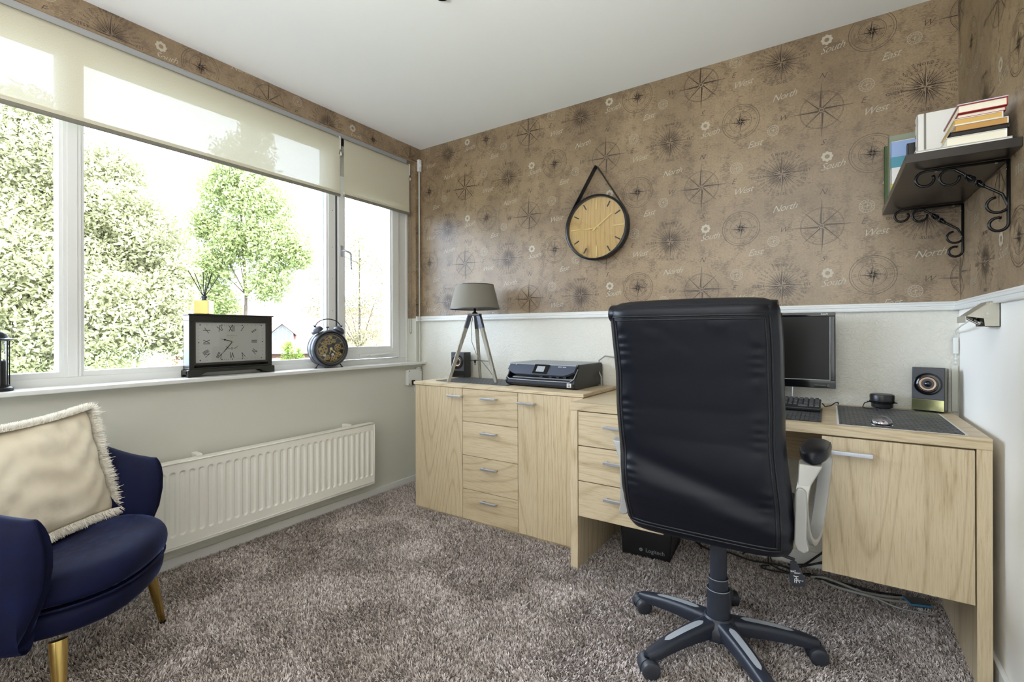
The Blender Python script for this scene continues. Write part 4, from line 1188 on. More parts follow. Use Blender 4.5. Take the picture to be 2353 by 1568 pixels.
ob('power_button', G().ring2(0.003, 0.0042, 16, 0, T(ww - 0.026, -0.0105, z0 + 0.012) @ R(PI / 2, 'X')).box(ww - 0.075, ww - 0.034, -0.0108, -0.0102, z0 + 0.0125, z0 + 0.0135), 'print_grey', bz)
ob('stand_neck', G().box(-0.03, 0.03, 0.030, 0.048, 0.008, 0.26), 'black_plastic', r, bevel=0.003)
ob('stand_foot', G().box(-0.12, 0.118, -0.045, 0.085, 0.0005, 0.010), 'black_plastic', r, bevel=0.003)
ob('stand_rod', G().tube([(0.112, 0.01, 0.010), (0.112, 0.01, 0.082)], 0.003, 8), 'satin_metal', r, smooth='auto')
# keyboard
r = thing('keyboard', 'black desktop keyboard in front of the monitor', 'keyboard', (2.270, -0.265, 0.7735), 0)
r.rotation_euler = (math.radians(7), 0, 0)
a, b = 0.212, 0.075
ob('case', G().box(-a, a, -b - 0.008, b, 0.002, 0.016), 'black_plastic', r, bevel=0.004)
for row in range(6):
    y = b - 0.014 - row * 0.0215 - (0.004 if row else 0)
    xs = []
    cnt = 17 if row < 5 else 9
    if row < 5:
        xs = [(-a + 0.014 + 0.019 * k, 0.0155) for k in range(15)] + [(-a + 0.300 + 0.0175 * k, 0.014) for k in range(3)] + [(a - 0.014 - 0.019 * k, 0.0155) for k in range(4)]
    else:
        xs = [(-a + 0.014, 0.018), (-a + 0.037, 0.018), (-a + 0.060, 0.018), (-a + 0.130, 0.105), (-a + 0.205, 0.018), (-a + 0.23, 0.018), (-a + 0.255, 0.018), (a - 0.014, 0.0155), (a - 0.033, 0.0155), (a - 0.061, 0.034)]
    for x, kw in xs:
        g = G(); h = 0.0055; t = 0.0020
        g.loft([[(x - kw / 2, y - 0.0088, 0.016), (x + kw / 2, y - 0.0088, 0.016), (x + kw / 2, y + 0.0088, 0.016), (x - kw / 2, y + 0.0088, 0.016)],
                [(x - kw / 2 + t, y - 0.0088 + t, 0.016 + h), (x + kw / 2 - t, y - 0.0088 + t, 0.016 + h), (x + kw / 2 - t, y + 0.0088 - t, 0.016 + h), (x - kw / 2 + t, y + 0.0088 - t, 0.016 + h)]])
        ob('key', g, 'dark_grey_plastic', r)
# keyboard lead
r = thing('keyboard_cable', 'thin black cable running from the keyboard to the wall', 'cable', (2.486, -0.20, 0.7605))
ob('lead', G().tube([(0.0, 0.004, 0.020), (0.008, 0.04, 0.004), (0.03, 0.09, 0.003), (0.045, 0.13, 0.012), (0.055, 0.165, 0.010), (0.058, 0.19, -0.01)], 0.0022, 8), 'rubber', r, smooth=True)
# puck-shaped smart speaker on a cable
r = thing('smart_speaker', 'round black puck speaker at the back of the desk', 'speaker', (2.692, -0.062, 0.7632))
ob('body', G().lathe([(0.028, 0.0), (0.036, 0.004), (0.037, 0.018), (0.033, 0.022), (0.033, 0.026), (0.041, 0.029), (0.042, 0.050), (0.040, 0.055), (0.036, 0.056)], 40), 'black_plastic', r, smooth='auto')
ob('top_disc', G().lathe([(0.036, 0.0555), (0.036, 0.0568)], 40), 'dark_grey_plastic', r)
ob('clamp_band', G().lathe([(0.043, 0.022), (0.0435, 0.028)], 40, cap=False).box(0.036, 0.050, -0.004, 0.004, 0.021, 0.025).box(-0.050, -0.036, -0.004, 0.004, 0.021, 0.025), 'black_gloss', r)
ob('lead', G().tube([(-0.046, -0.008, 0.022), (-0.060, -0.030, 0.020), (-0.068, -0.060, 0.006), (-0.060, -0.085, 0.005), (-0.03, -0.10, 0.006), (-0.022, -0.12, 0.004)], 0.0018, 8), 'rubber', r, smooth=True)
# clear dome
r = thing('glass_paperweight', 'clear glass dome on the right-hand placemat', 'paperweight', (2.658, -0.530, 0.7633))
ob('dome', G().lathe([(0.0285, 0.0), (0.030, 0.003), (0.029, 0.012), (0.024, 0.022), (0.015, 0.029), (0.006, 0.0315), (0.0001, 0.032)], 36), 'clear_glass', r, smooth=True)
_m = mat('iridescent', (0.7, 0.6, 0.7, 1), 0.15, 0.9)
_v = coords(_m); _lw = noise(_m, _v, 60, 2)
LK(_m, ramp(_m, _lw, [(0.3, (0.5, 0.62, 0.56, 1)), (0.5, (0.66, 0.5, 0.6, 1)), (0.7, (0.6, 0.6, 0.66, 1))]), bsdf(_m).inputs['Base Color'])
ob('coloured_core', G().lathe([(0.012, 0.004), (0.013, 0.006), (0.008, 0.012), (0.0001, 0.014)], 20), 'iridescent', r, smooth=True)

# ================================================================== UNDER THE DESK
r = thing('subwoofer', 'black subwoofer box under the desk drawers', 'speaker', (1.770, -0.190, 0.003), math.radians(4))
g = G().loft([[(-0.112, -0.135, 0), (0.112, -0.135, 0), (0.112, 0.12, 0), (-0.112, 0.12, 0)], [(-0.128, -0.128, 0.225), (0.128, -0.128, 0.225), (0.128, 0.12, 0.225), (-0.128, 0.12, 0.225)]])
ob('box', g, 'black_plastic', r, bevel=0.006)
g = G(); Mx = T(0.045, -0.1360, 0.040) @ R(PI / 2 - 0.03, 'X')
g.text('Logitech', 0.026, 0, Mx, 0, 0.0).ring2(0.003, 0.008, 16, 0, T(-0.021, -0.1362, 0.040) @ R(PI / 2, 'X'))
ob('lettering', g, 'grey_inlay', r)

def cable(label, pts, rad, m='rubber', name='cable', group=None):
    p0 = Vector(pts[0]); r = thing(name, label, 'cable', tuple(p0), 0, group)
    # smooth catmull path
    P = [Vector(q) - p0 for q in pts]; path = []
    for i in range(len(P) - 1):
        a0, a1, a2, a3 = P[max(i - 1, 0)], P[i], P[i + 1], P[min(i + 2, len(P) - 1)]
        for k in range(6):
            t = k / 6
            path.append(0.5 * ((2 * a1) + (-a0 + a2) * t + (2 * a0 - 5 * a1 + 4 * a2 - a3) * t * t + (-a0 + 3 * a1 - 3 * a2 + a3) * t ** 3))
    path.append(P[-1])
    ob('lead', G().tube(path, rad, 8), m, r, smooth=True)
    return r
gz = 0.016
cable('thick black cable rising behind the hanging cupboard', [(2.40, -0.045, gz), (2.45, -0.055, 0.07), (2.50, -0.05, 0.13), (2.53, -0.045, 0.22), (2.54, -0.040, 0.30)], 0.0045)
cable('second black cable curving up beside the thick one', [(2.38, -0.06, gz), (2.46, -0.065, 0.055), (2.53, -0.055, 0.10), (2.57, -0.045, 0.20)], 0.0045)
cable('thin black cable in a low arc at the wall', [(2.35, -0.05, gz), (2.44, -0.06, 0.045), (2.53, -0.05, 0.075), (2.58, -0.045, 0.11)], 0.003)
cable('long black cable lying along the back baseboard', [(1.95, -0.06, gz + .01), (2.02, -0.09, gz), (2.10, -0.07, gz), (2.20, -0.10, gz), (2.32, -0.08, gz), (2.44, -0.12, gz), (2.60, -0.13, gz), (2.75, -0.10, gz)], 0.004)
cable('black cable looping in front of the baseboard', [(2.16, -0.05, gz), (2.20, -0.06, 0.05), (2.235, -0.06, 0.065), (2.27, -0.06, 0.04), (2.28, -0.09, gz), (2.36, -0.13, gz), (2.44, -0.09, gz)], 0.0028)
cable('black cable hanging down from the desk at the wall', [(2.265, -0.030, 0.48), (2.262, -0.035, 0.25), (2.268, -0.04, 0.09), (2.285, -0.06, gz)], 0.0028)
cable('black cable beside the subwoofer', [(1.945, -0.030, 0.30), (1.952, -0.035, 0.14), (1.965, -0.06, 0.05), (1.985, -0.10, gz)], 0.003)
cable('black cable curled on the carpet below the chair', [(2.28, -0.11, gz), (2.25, -0.13, gz), (2.27, -0.155, gz), (2.36, -0.14, gz), (2.46, -0.10, gz), (2.56, -0.11, gz), (2.68, -0.12, gz)], 0.0035)
cable('grey flat cable below the hanging cupboard', [(2.44, -0.125, gz), (2.49, -0.115, gz + .006), (2.54, -0.13, gz + .006), (2.62, -0.15, gz), (2.70, -0.14, gz), (2.78, -0.10, gz)], 0.0055, 'cable_grey')
cable('second grey cable looped beside the first one', [(2.48, -0.14, gz), (2.54, -0.165, gz), (2.62, -0.18, gz + .004), (2.70, -0.17, gz), (2.80, -0.13, gz)], 0.0055, 'cable_grey')
cable('slim grey lead trailing towards the right desk panel', [(2.60, -0.13, gz), (2.68, -0.19, gz), (2.74, -0.215, gz), (2.84, -0.20, gz)], 0.0035, 'cable_grey')
r = thing('blue_edged_adapter', 'small dark box with a blue edge on the carpet under the desk', 'adapter', (2.795, -0.130, 0.013), math.radians(20))
ob('case', G().box(-0.035, 0.035, -0.030, 0.030, 0, 0.012), 'black_plastic', r, bevel=0.003)
ob('blue_edge', G().box(-0.036, 0.036, -0.0315, -0.0300, 0.004, 0.012).box(-0.0365, -0.0350, -0.030, 0.030, 0.004, 0.012), 'blue_trim', r)

# ================================================================== CEILING LAMP (only its tip is in the picture)
r = thing('ceiling_spot', 'dark round tip of a ceiling lamp at the top edge', 'lamp', (1.262, -1.172, 2.4288))
ob('lamp_head', G().lathe([(0.020, -0.045), (0.024, -0.040), (0.026, -0.004), (0.045, 0.0)], 32), 'pewter', r, smooth='auto')
ob('lamp_rim', G().lathe([(0.0255, -0.046), (0.0275, -0.043), (0.0255, -0.036)], 32, cap=False), 'black_metal', r, smooth=True)

# ================================================================== ITEMS ON THE SILL
def FM(x, y, z):  # flat (u,v) art on a face that looks to +x
    return Matrix(((0, 0, 1, x), (1, 0, 0, y), (0, 1, 0, z), (0, 0, 0, 1)))
r = thing('mantel_clock', 'black rectangular mantel clock with white dial on the window sill', 'clock', (-0.054, -1.3215, 0.8702))
hx, hy = 0.032, 0.2025
ob('case', G().box(-hx, hx, -hy, hy, 0.036, 0.044).box(-hx, hx, -hy, hy, 0.270, 0.297).box(-hx, hx, -hy, -hy + 0.022, 0.044, 0.270).box(-hx, hx, hy - 0.022, hy, 0.044, 0.270).box(-hx, -hx + 0.006, -hy, hy, 0.04, 0.29), 'black_wood', r, bevel=0.0015)
ob('cornice', G().box(-hx, hx + 0.007, -hy - 0.006, hy + 0.006, 0.297, 0.304), 'black_wood', r, bevel=0.0015)
foot = [(-hy - 0.009, 0), (-hy + 0.030, 0), (-hy + 0.036, 0.006), (-hy + 0.050, 0.008), (-hy + 0.062, 0.017), (-hy + 0.075, 0.020), (hy - 0.075, 0.020), (hy - 0.062, 0.017), (hy - 0.050, 0.008), (hy - 0.036, 0.006), (hy - 0.030, 0), (hy + 0.009, 0), (hy + 0.009, 0.032), (hy + 0.002, 0.0365), (-hy - 0.002, 0.0365), (-hy - 0.009, 0.032)]
ob('plinth', G().prism(foot, hx - 0.012, hx + 0.009, axis=0).prism(foot, -hx, -hx + 0.012, axis=0).box(-hx, hx, -hy - 0.009, -hy, 0.012, 0.032).box(-hx, hx, hy, hy + 0.009, 0.012, 0.032).box(-hx, hx, -hy, hy, 0.022, 0.036), 'black_wood', r, bevel=0.001)
fy, z0, z1 = 0.173, 0.066, 0.263
g = G().box(hx - 0.012, hx - 0.002, -fy - 0.010, -fy, z0 - 0.010, z1 + 0.010).box(hx - 0.012, hx - 0.002, fy, fy + 0.010, z0 - 0.010, z1 + 0.010).box(hx - 0.012, hx - 0.002, -fy, fy, z1, z1 + 0.010).box(hx - 0.012, hx - 0.002, -fy, fy, z0 - 0.010, z0)
ob('inner_frame', g, 'black_wood_side', r, bevel=0.001)
dial = ob('dial', G().box(hx - 0.016, hx - 0.012, -fy, fy, z0, z1), 'clock_face_white', r)
xf = hx - 0.0117; zc = (z0 + z1) / 2; DW, DH = 2 * fy, z1 - z0
g = G()
for t, u, v, rot in (('XII', -.008, .345, 0), ('XI', -.17, .345, 22), ('I', .145, .345, -32), ('II', .315, .29, -58), ('III', .320, .015, -90), ('IV', .320, -.25, -122), ('V', .152, -.325, -155), ('VI', -.004, -.325, 180), ('VII', -.175, -.325, 155), ('VIII', -.345, -.265, 118), ('IX', -.345, .012, 90), ('X', -.345, .30, 62)):
    g.text(t, 0.043, 0, FM(xf, u * DW, zc + v * DH) @ R(math.radians(rot), 'Z') @ Matrix.Diagonal((0.62, 1, 1, 1)), 0, 0.0, 0.9)
ob('roman_numerals', g, 'print_black', dial)
g = G()
for k in range(60):
    a_ = 2 * PI * k / 60; cx, cy = math.sin(a_), math.cos(a_)
    ex, ey = fy - 0.017, DH / 2 - 0.012
    s = min(ex / abs(cx) if abs(cx) > 1e-6 else 9, ey / abs(cy) if abs(cy) > 1e-6 else 9)
    g.disc(0.0030 if k % 5 == 0 else 0.0014, 10, 0, FM(xf, cx * s, zc + cy * s))
ob('minute_dots', g, 'print_black', dial)
g = G()
g.text('Jean Renard', 0.010, 0, FM(xf, -0.003, zc + 0.034), 0.4, -0.01)
g.text('Paris', 0.006, 0, FM(xf, -0.003, zc + 0.024), 0.3, 0)
for s in (-1, 1):
    for k in range(6):
        a_ = 0.3 + k * 0.16; g.box(-0.0009, 0.0009, 0, 0.007, 0, 0.0001, 0, FM(xf, -0.002 + s * (0.008 + 0.0040 * k), zc - 0.034 + 0.0009 * k * k * 0.4) @ R(-s * (1.2 - a_), 'Z'))
g.ring2(0.003, 0.0055, 16, 0, FM(xf, -0.002, zc - 0.032))
ob('dial_print', g, 'print_grey', dial)
def chand(parent, name, x, cy, cz, ang, L, tail, w, m, blob=None):
    g = G(); M = FM(x, cy, cz) @ R(-math.radians(ang), 'Z')
    g.loft([[(-w / 2, -tail, 0), (w / 2, -tail, 0), (w / 2, -tail, 0.001), (-w / 2, -tail, 0.001)], [(-w / 2, L * 0.6, 0), (w / 2, L * 0.6, 0), (w / 2, L * 0.6, 0.001), (-w / 2, L * 0.6, 0.001)], [(-w / 6, L, 0), (w / 6, L, 0), (w / 6, L, 0.001), (-w / 6, L, 0.001)]], 0, M=M)
    if blob: g.lathe([(blob[1], 0), (blob[1], 0.001)], 14, 0, M @ T(0, L * blob[0], 0))
    return ob(name, g, m, parent)
chand(dial, 'hour_hand', xf + 0.002, 0.0, zc + 0.003, 285, 0.058, 0.004, 0.0032, 'print_black', (0.66, 0.0045))
chand(dial, 'minute_hand', xf + 0.0035, 0.0, zc + 0.003, 220, 0.078, 0.004, 0.0032, 'print_black', (0.62, 0.0026))
ob('hand_cap', G().lathe([(0.004, 0), (0.004, 0.004)], 12, 0, FM(xf + 0.001, 0, zc + 0.003)), 'clock_gold', dial)
ob('glass_cover', G().box(hx - 0.0062, hx - 0.0052, -fy, fy, z0, z1), 'clock_glass', r)

# scent diffuser standing on the clock
r = thing('reed_diffuser', 'square brass reed diffuser with black sticks on top of the mantel clock', 'diffuser', (-0.047, -1.448, 1.1745), math.radians(-46))
ob('brass_holder', G().box(-0.032, 0.032, -0.032, 0.032, 0, 0.066), 'brass', r, bevel=0.002)
ob('bottle_neck', G().lathe([(0.0135, 0.066), (0.0135, 0.070), (0.0115, 0.072), (0.0115, 0.078), (0.0150, 0.080), (0.0150, 0.088), (0.010, 0.088), (0.009, 0.070)], 24), 'pewter', r, smooth='auto')
for k, (dx_, dy_, L) in enumerate(((-0.078, 0.02, 0.205), (-0.035, -0.015, 0.20), (-0.008, 0.01, 0.205), (0.020, -0.01, 0.205), (0.030, 0.012, 0.205), (0.040, -0.004, 0.205), (0.062, 0.02, 0.195))):
    # spread in the room's own frame, mostly along the window
    c_, s_ = math.cos(math.radians(46)), math.sin(math.radians(46))
    wx_, wy_ = dy_, dx_
    lx_, ly_ = c_ * wx_ - s_ * wy_, s_ * wx_ + c_ * wy_
    ob('reed', G().tube([(-lx_ * 0.07, -ly_ * 0.07, 0.072), (lx_, ly_, L)], 0.0019, 6), 'print_black', r)

# twin bell alarm clock
r = thing('alarm_clock', 'large grey twin-bell alarm clock with open gears by the window', 'clock', (-0.022, -0.768, 0.8702), math.radians(-12))
CZ = 0.1155
M = T(-0.05, 0, CZ) @ R(PI / 2, 'Y')
body = ob('drum', G().lathe([(0.0001, -0.002), (0.100, -0.002), (0.108, 0.002), (0.1105, 0.010), (0.1065, 0.014), (0.1065, 0.020), (0.1115, 0.024), (0.1120, 0.052), (0.1070, 0.058), (0.1070, 0.064), (0.1120, 0.070), (0.1125, 0.078), (0.1080, 0.090), (0.1020, 0.094), (0.0900, 0.094), (0.0860, 0.086)], 72, 0, M, cap=False), 'pewter', r, smooth='auto')
ob('dark_bezel', G().lathe([(0.1035, 0.0935), (0.1000, 0.0965), (0.0870, 0.0900), (0.0855, 0.0860)], 72, 0, M, cap=False), 'black_metal', r, smooth='auto')
XD = 0.030
dial = ob('dial', G().lathe([(0.0870, 0.0), (0.0870, 0.002)], 64, 0, T(XD, 0, CZ) @ R(PI / 2, 'Y')), 'shelf_black', r)
def FMc(u, v, h): return FM(XD + 0.002 + h, u, CZ + v)
def gear(name, u, v, rad, teeth, h, holes):
    g = G(); n = teeth * 4
    out_ = [((rad if (k % 4) in (0, 1) else rad * 0.90) * math.cos(2 * PI * k / n), (rad if (k % 4) in (0, 1) else rad * 0.90) * math.sin(2 * PI * k / n)) for k in range(n)]
    g.prism(out_, 0, 0.0015, 2, 0, FMc(u, v, h))
    for k in range(holes): g.disc(rad * 0.19, 12, 1, FMc(u, v, h + 0.0017) @ R(2 * PI * k / holes + 0.4, 'Z') @ T(rad * 0.55, 0, 0))
    g.disc(rad * 0.10, 10, 1, FMc(u, v, h + 0.0017))
    return ob(name, g, ['gear_gold', 'print_black'], dial)
for args in ((-0.010, 0.048, 0.024, 26, 0.003, 5), (-0.038, 0.030, 0.017, 20, 0.002, 4), (-0.045, -0.006, 0.028, 32, 0.004, 4), (0.043, 0.008, 0.022, 22, 0.002, 5), (0.046, -0.034, 0.017, 18, 0.003, 4), (0.020, 0.046, 0.013, 16, 0.001, 3), (0.020, -0.056, 0.018, 20, 0.002, 4), (-0.018, -0.052, 0.016, 18, 0.001, 4), (-0.006, 0.066, 0.012, 16, 0.001, 3)):
    gear('gear', *args)
ob('white_window', G().add([(-0.052, -0.036, 0), (-0.026, -0.032, 0), (-0.030, -0.048, 0), (-0.040, -0.046, 0)], [(0, 1, 2, 3)], 0, FMc(0, 0, 0.0004)).disc(0.009, 16, 0, FMc(0.014, -0.036, 0.0004)), 'print_white', dial)
g = G()
NUM = ['XII', 'I', 'II', 'III', 'IIII', 'V', 'VI', 'VII', 'VIII', 'IX', 'X', 'XI']
for k, t in enumerate(NUM):
    a_ = k * PI / 6
    g.text(t, 0.020, 0, FMc(0.069 * math.sin(a_), 0.069 * math.cos(a_), 0.0062) @ R(-a_, 'Z') @ Matrix.Diagonal((0.7, 1, 1, 1)), 0, 0.01)
for k in range(60):
    a_ = 2 * PI * k / 60
    g.box(-0.0005, 0.0005, 0.080, 0.084, 0, 0.0002, 0, FMc(0, 0, 0.0062) @ R(-a_, 'Z'))
g.ring2(0.0790, 0.0798, 60, 0, FMc(0, 0, 0.0062)).ring2(0.0842, 0.085, 60, 0, FMc(0, 0, 0.0062))
ob('roman_numerals', g, 'clock_gold', dial)
chand(dial, 'hour_hand', XD + 0.011, 0, CZ + 0.0, 133, 0.042, 0.006, 0.004, 'clock_gold', (0.62, 0.0055))
chand(dial, 'minute_hand', XD + 0.013, 0, CZ + 0.0, 200, 0.036, 0.006, 0.0035, 'clock_gold')
ob('hand_boss', G().lathe([(0.0085, 0), (0.007, 0.004)], 18, 0, FMc(0, 0, 0.009)), 'clock_gold', dial)
ob('glass_cover', G().lathe([(0.0870, 0), (0.0870, 0.0008)], 48, 0, T(0.040, 0, CZ) @ R(PI / 2, 'Y')), 'clock_glass', r)
for s in (-1, 1):
    Mb = T(0.0, s * 0.063, CZ + 0.102) @ R(-s * 0.55, 'X')
    b_ = ob('bell', G().lathe([(0.0345, 0.0), (0.0360, 0.003), (0.0350, 0.012), (0.0290, 0.023), (0.0170, 0.031), (0.0001, 0.034)], 36, 0, Mb).lathe([(0.0345, 0.0), (0.031, 0.004), (0.020, 0.024), (0.0001, 0.028)], 36, 0, Mb, cap=False), 'pewter', r, smooth=True)
    ob('bell_stud', G().lathe([(0.003, -0.016), (0.003, 0.036), (0.0050, 0.037), (0.0050, 0.041), (0.0025, 0.043), (0.0025, 0.047)], 12, 0, Mb), 'black_metal', b_, smooth='auto')
    lg = G().tube([(0.010, s * 0.062, CZ - 0.088), (0.012, s * 0.080, 0.006)], [0.0045, 0.0028], 10).lathe([(0.0085, 0.0), (0.0070, 0.003), (0.003, 0.006)], 16, 0, T(0.012, s * 0.081, 0))
    ob('foot', lg, 'black_metal', r, smooth='auto')
ob('rear_foot', G().lathe([(0.009, 0.0), (0.009, 0.004), (0.006, 0.006)], 16, 0, T(-0.035, 0, 0)), 'black_metal', r)
arc = [(0.0, 0.079 * math.cos(a_), CZ + 0.125 + 0.054 * math.sin(a_)) for a_ in np.linspace(0.12, PI - 0.12, 20)]
ob('carry_handle', G().tube(arc, 0.0028, 8), 'black_metal', r, smooth=True)
ob('hammer', G().tube([(0, -0.004, CZ + 0.108), (0, -0.004, CZ + 0.128)], 0.0018, 6).tube([(0, -0.013, CZ + 0.128), (0, 0.005, CZ + 0.130)], 0.0035, 8), 'black_metal', r)

# lantern at the left edge
r = thing('lantern', 'black round lantern with domed lid at the left end of the sill', 'lantern', (-0.030, -2.156, 0.8702))
ob('base', G().lathe([(0.047, 0.0), (0.048, 0.010), (0.044, 0.014), (0.038, 0.016), (0.038, 0.022)], 40), 'black_metal', r, smooth='auto')
g = G()
for k in range(10):
    a_ = 2 * PI * k / 10 + 0.2
    g.tube([(0.0355 * math.cos(a_), 0.0355 * math.sin(a_), 0.02), (0.0355 * math.cos(a_), 0.0355 * math.sin(a_), 0.186)], 0.0022, 6)
ob('cage_bars', g, 'black_metal', r)
ob('glass_cylinder', G().lathe([(0.032, 0.02), (0.032, 0.186)], 36, cap=False), 'clock_glass', r, smooth=True)
ob('candle', G().lathe([(0.026, 0.022), (0.026, 0.11), (0.022, 0.112)], 28), 'rubber', r, smooth='auto')
ob('domed_lid', G().lathe([(0.036, 0.184), (0.050, 0.188), (0.050, 0.191), (0.036, 0.196), (0.031, 0.208), (0.020, 0.219), (0.006, 0.223), (0.006, 0.232), (0.0001, 0.235)], 40), 'black_metal', r, smooth='auto')

# ================================================================== ARMCHAIR
AC = (0.632, -2.006); AR = math.radians(-43)
r = thing('armchair', 'navy blue velvet tub armchair with gold legs at the left', 'armchair', (AC[0], AC[1], 0.0), AR)
# shell: U-shaped padded wall, arms to the front, high back
def plan(t):  # t 0..1 along the U, from right arm front to left arm front
    aw, yb, ys = 0.284, -0.500, -0.16
    L1 = 0.17; arc_ = PI * 0.5 * (aw + (ys - yb)) ; tot = 2 * L1 + arc_
    s = t * tot
    if s < L1: return Vector((aw, ys + L1 - s)), Vector((1, 0))
    if s > tot - L1: return Vector((-aw, ys + (s - (tot - L1)))), Vector((-1, 0))
    a_ = (s - L1) / arc_ * PI
    p = Vector((aw * math.cos(a_), ys - (ys - yb) * math.sin(a_)))
    n = Vector((math.cos(a_) / aw, -math.sin(a_) / (ys - yb))).normalized()
    return p, n
NS = 120
rings = []
for i in range(NS + 1):
    t = i / NS
    p, n = plan(t)
    yy = p.y
    q = min(1, max(0, (0.0 - yy) / 0.46)); q = q * q * (3 - 2 * q)
    zt = 0.615 + 0.155 * q
    th = 0.072 - 0.012 * q
    # stitched channels round the back
    for sk in (0.20, 0.32, 0.44, 0.56, 0.68, 0.80):
        d = abs(t - sk) / 0.010
        th *= 1 - 0.30 * math.exp(-d * d); zt -= 0.007 * math.exp(-d * d)
    zb = 0.255
    e_ = min(t, 1 - t) * NS
    endk = 1.0 if e_ > 5 else 0.25 + 0.75 * math.sin(min(1, e_ / 5) * PI / 2)
    flare = 0.035
    prof_ = [(-0.30, 0.0), (-0.5, 0.10), (-0.56, 0.45), (-0.52, 0.80), (-0.42, 0.93), (-0.18, 0.995), (0.12, 1.0), (0.38, 0.955), (0.52, 0.86), (0.56, 0.5), (0.46, 0.12), (0.25, 0.0)]
    ring = []
    for o_, zz in prof_:
        z = zb + (zt - zb) * zz
        off = o_ * th * endk + flare * (zz - 0.3)
        fwd = 0.0
        if e_ < 6:
            k_ = (1 - e_ / 6)
            fwd = (0.030 * math.sin(PI * min(1, max(0, zz))) - 0.022 * (zz ** 6) - 0.105 * (1 - zz) ** 2) * k_
        ring.append((p.x + n.x * off, p.y + n.y * off + fwd, z))
    rings.append(ring)
ob('backrest_shell', G().loft(rings), 'navy_velvet', r, smooth=True, sub=1)
# seat base and cushion
def sup(a_, rx, ryf, ryb, n_=2.6):
    c, s = math.cos(a_), math.sin(a_)
    x = rx * math.copysign(abs(c) ** (2 / n_), c)
    y = (ryf if s > 0 else ryb) * math.copysign(abs(s) ** (2 / n_), s)
    return x, y
def seat_rings(spec, cy=-0.20, n=56):
    out = []
    for z, k, dip in spec:
        ring = []
        for j in range(n):
            x, y = sup(2 * PI * j / n, 0.262 * k, 0.300 * k, 0.24 * k)
            yy_ = y + cy; q_ = min(1, max(0, (-0.02 - yy_) / 0.36)); q_ = q_ * q_ * (3 - 2 * q_)
            ring.append((x, yy_, z - (0.048 * q_ if z > 0.40 else (0.020 * q_ if z > 0.37 else 0))))
        out.append(ring)
    return out
ob('seat_base', G().loft(seat_rings([(0.255, 0.86, 0), (0.262, 0.96, 0), (0.29, 1.0, 0), (0.325, 1.015, 0), (0.342, 1.0, 0)])), 'navy_velvet', r, smooth=True, sub=1)
ob('seat_cushion', G().loft(seat_rings([(0.343, 0.985, 0), (0.355, 1.03, 0), (0.385, 1.05, 0), (0.412, 1.03, 0), (0.432, 0.97, 0), (0.441, 0.86, 0), (0.439, 0.65, 0), (0.434, 0.35, 0), (0.432, 0.05, 0)])), 'navy_velvet', r, smooth=True, sub=1)
g = G(); pts = [(sup(2 * PI * j / 72, 0.266, 0.305, 0.244)[0], sup(2 * PI * j / 72, 0.266, 0.305, 0.244)[1] - 0.20, 0.3425) for j in range(72)]
ob('seat_piping', g.tube(pts, 0.0035, 6, loop=True), 'navy_velvet', r, smooth=True)
for x, y, fx, fy in ((-0.232, -0.015, -0.270, 0.018), (0.232, -0.015, 0.280, 0.018), (-0.150, -0.36, -0.195, -0.41), (0.150, -0.36, 0.195, -0.41)):
    lg = ob('leg', G().tube([(x, y, 0.262), (fx, fy, 0.014)], [0.0205, 0.0105], 20), 'leg_gold', r, smooth='auto')
    ob('foot_cap', G().lathe([(0.0125, 0.004), (0.0130, 0.009), (0.0115, 0.016)], 16, 0, T(fx, fy, 0)), 'black_metal', lg, smooth='auto')

# pillow with fur edge
c_ = Vector((0.388, -2.122, 0.612))
pil = thing('throw_pillow', 'cream throw pillow with white fur edging in the navy armchair', 'pillow', tuple(c_))
nrm = Vector((0.90, 0.38, 0.22)).normalized(); ux = Vector((-0.40, 0.915, 0.02)); ux = (ux - nrm * ux.dot(nrm)).normalized(); uy = nrm.cross(ux)
ux = (ux * math.cos(0.06) + uy * math.sin(0.06)).normalized(); uy = nrm.cross(ux)
hs = 0.187; n = 34
def pz(u, v, s):
    e = max(0.0, (1 - abs(u) ** 2.6)) ** 0.42 * max(0.0, (1 - abs(v) ** 2.6)) ** 0.42
    w = 0.003 * math.sin(7 * u + 3 * v + 2 * math.sin(5 * v)) + 0.003 * math.sin(13 * v - 6 * u + 3 * math.sin(4 * u)) + 0.003 * math.sin(19 * u + 11 * v)
    return s * (0.052 * e + w * min(1, e * 1.5))
def pxy(u, v):
    pin = 1 - 0.07 * (1 - abs(v) ** 2) * abs(u) ** 3 ; pin2 = 1 - 0.07 * (1 - abs(u) ** 2) * abs(v) ** 3
    return u * hs * pin, v * hs * pin2
g = G()
for s in (1, -1):
    vs = []; fs = []
    for i in range(n + 1):
        for j in range(n + 1):
            u = math.sin((i / n - 0.5) * PI * 0.98) / math.sin(0.49 * PI); v = math.sin((j / n - 0.5) * PI * 0.98) / math.sin(0.49 * PI)
            x, y = pxy(u, v); vs.append(tuple(ux * x + uy * y + nrm * pz(u, v, s)))
    for i in range(n):
        for j in range(n): fs.append((i * (n + 1) + j, (i + 1) * (n + 1) + j, (i + 1) * (n + 1) + j + 1, i * (n + 1) + j + 1))
    g.add(vs, fs)
ob('pillow_body', g, 'cream_velvet', pil, smooth=True, doubles=True)
nf = 60000
tt = rng.uniform(0, 4, nf); sd = tt.astype(int); w_ = (tt - sd) * 2 - 1
U = np.where(sd == 0, w_, np.where(sd == 1, 1.0, np.where(sd == 2, -w_, -1.0))); Vv = np.where(sd == 0, -1.0, np.where(sd == 1, w_, np.where(sd == 2, 1.0, -w_)))
pin = 1 - 0.07 * (1 - Vv ** 2) * np.abs(U) ** 3; pin2 = 1 - 0.07 * (1 - U ** 2) * np.abs(Vv) ** 3
uxn, uyn, nn = np.array(ux), np.array(uy), np.array(nrm)
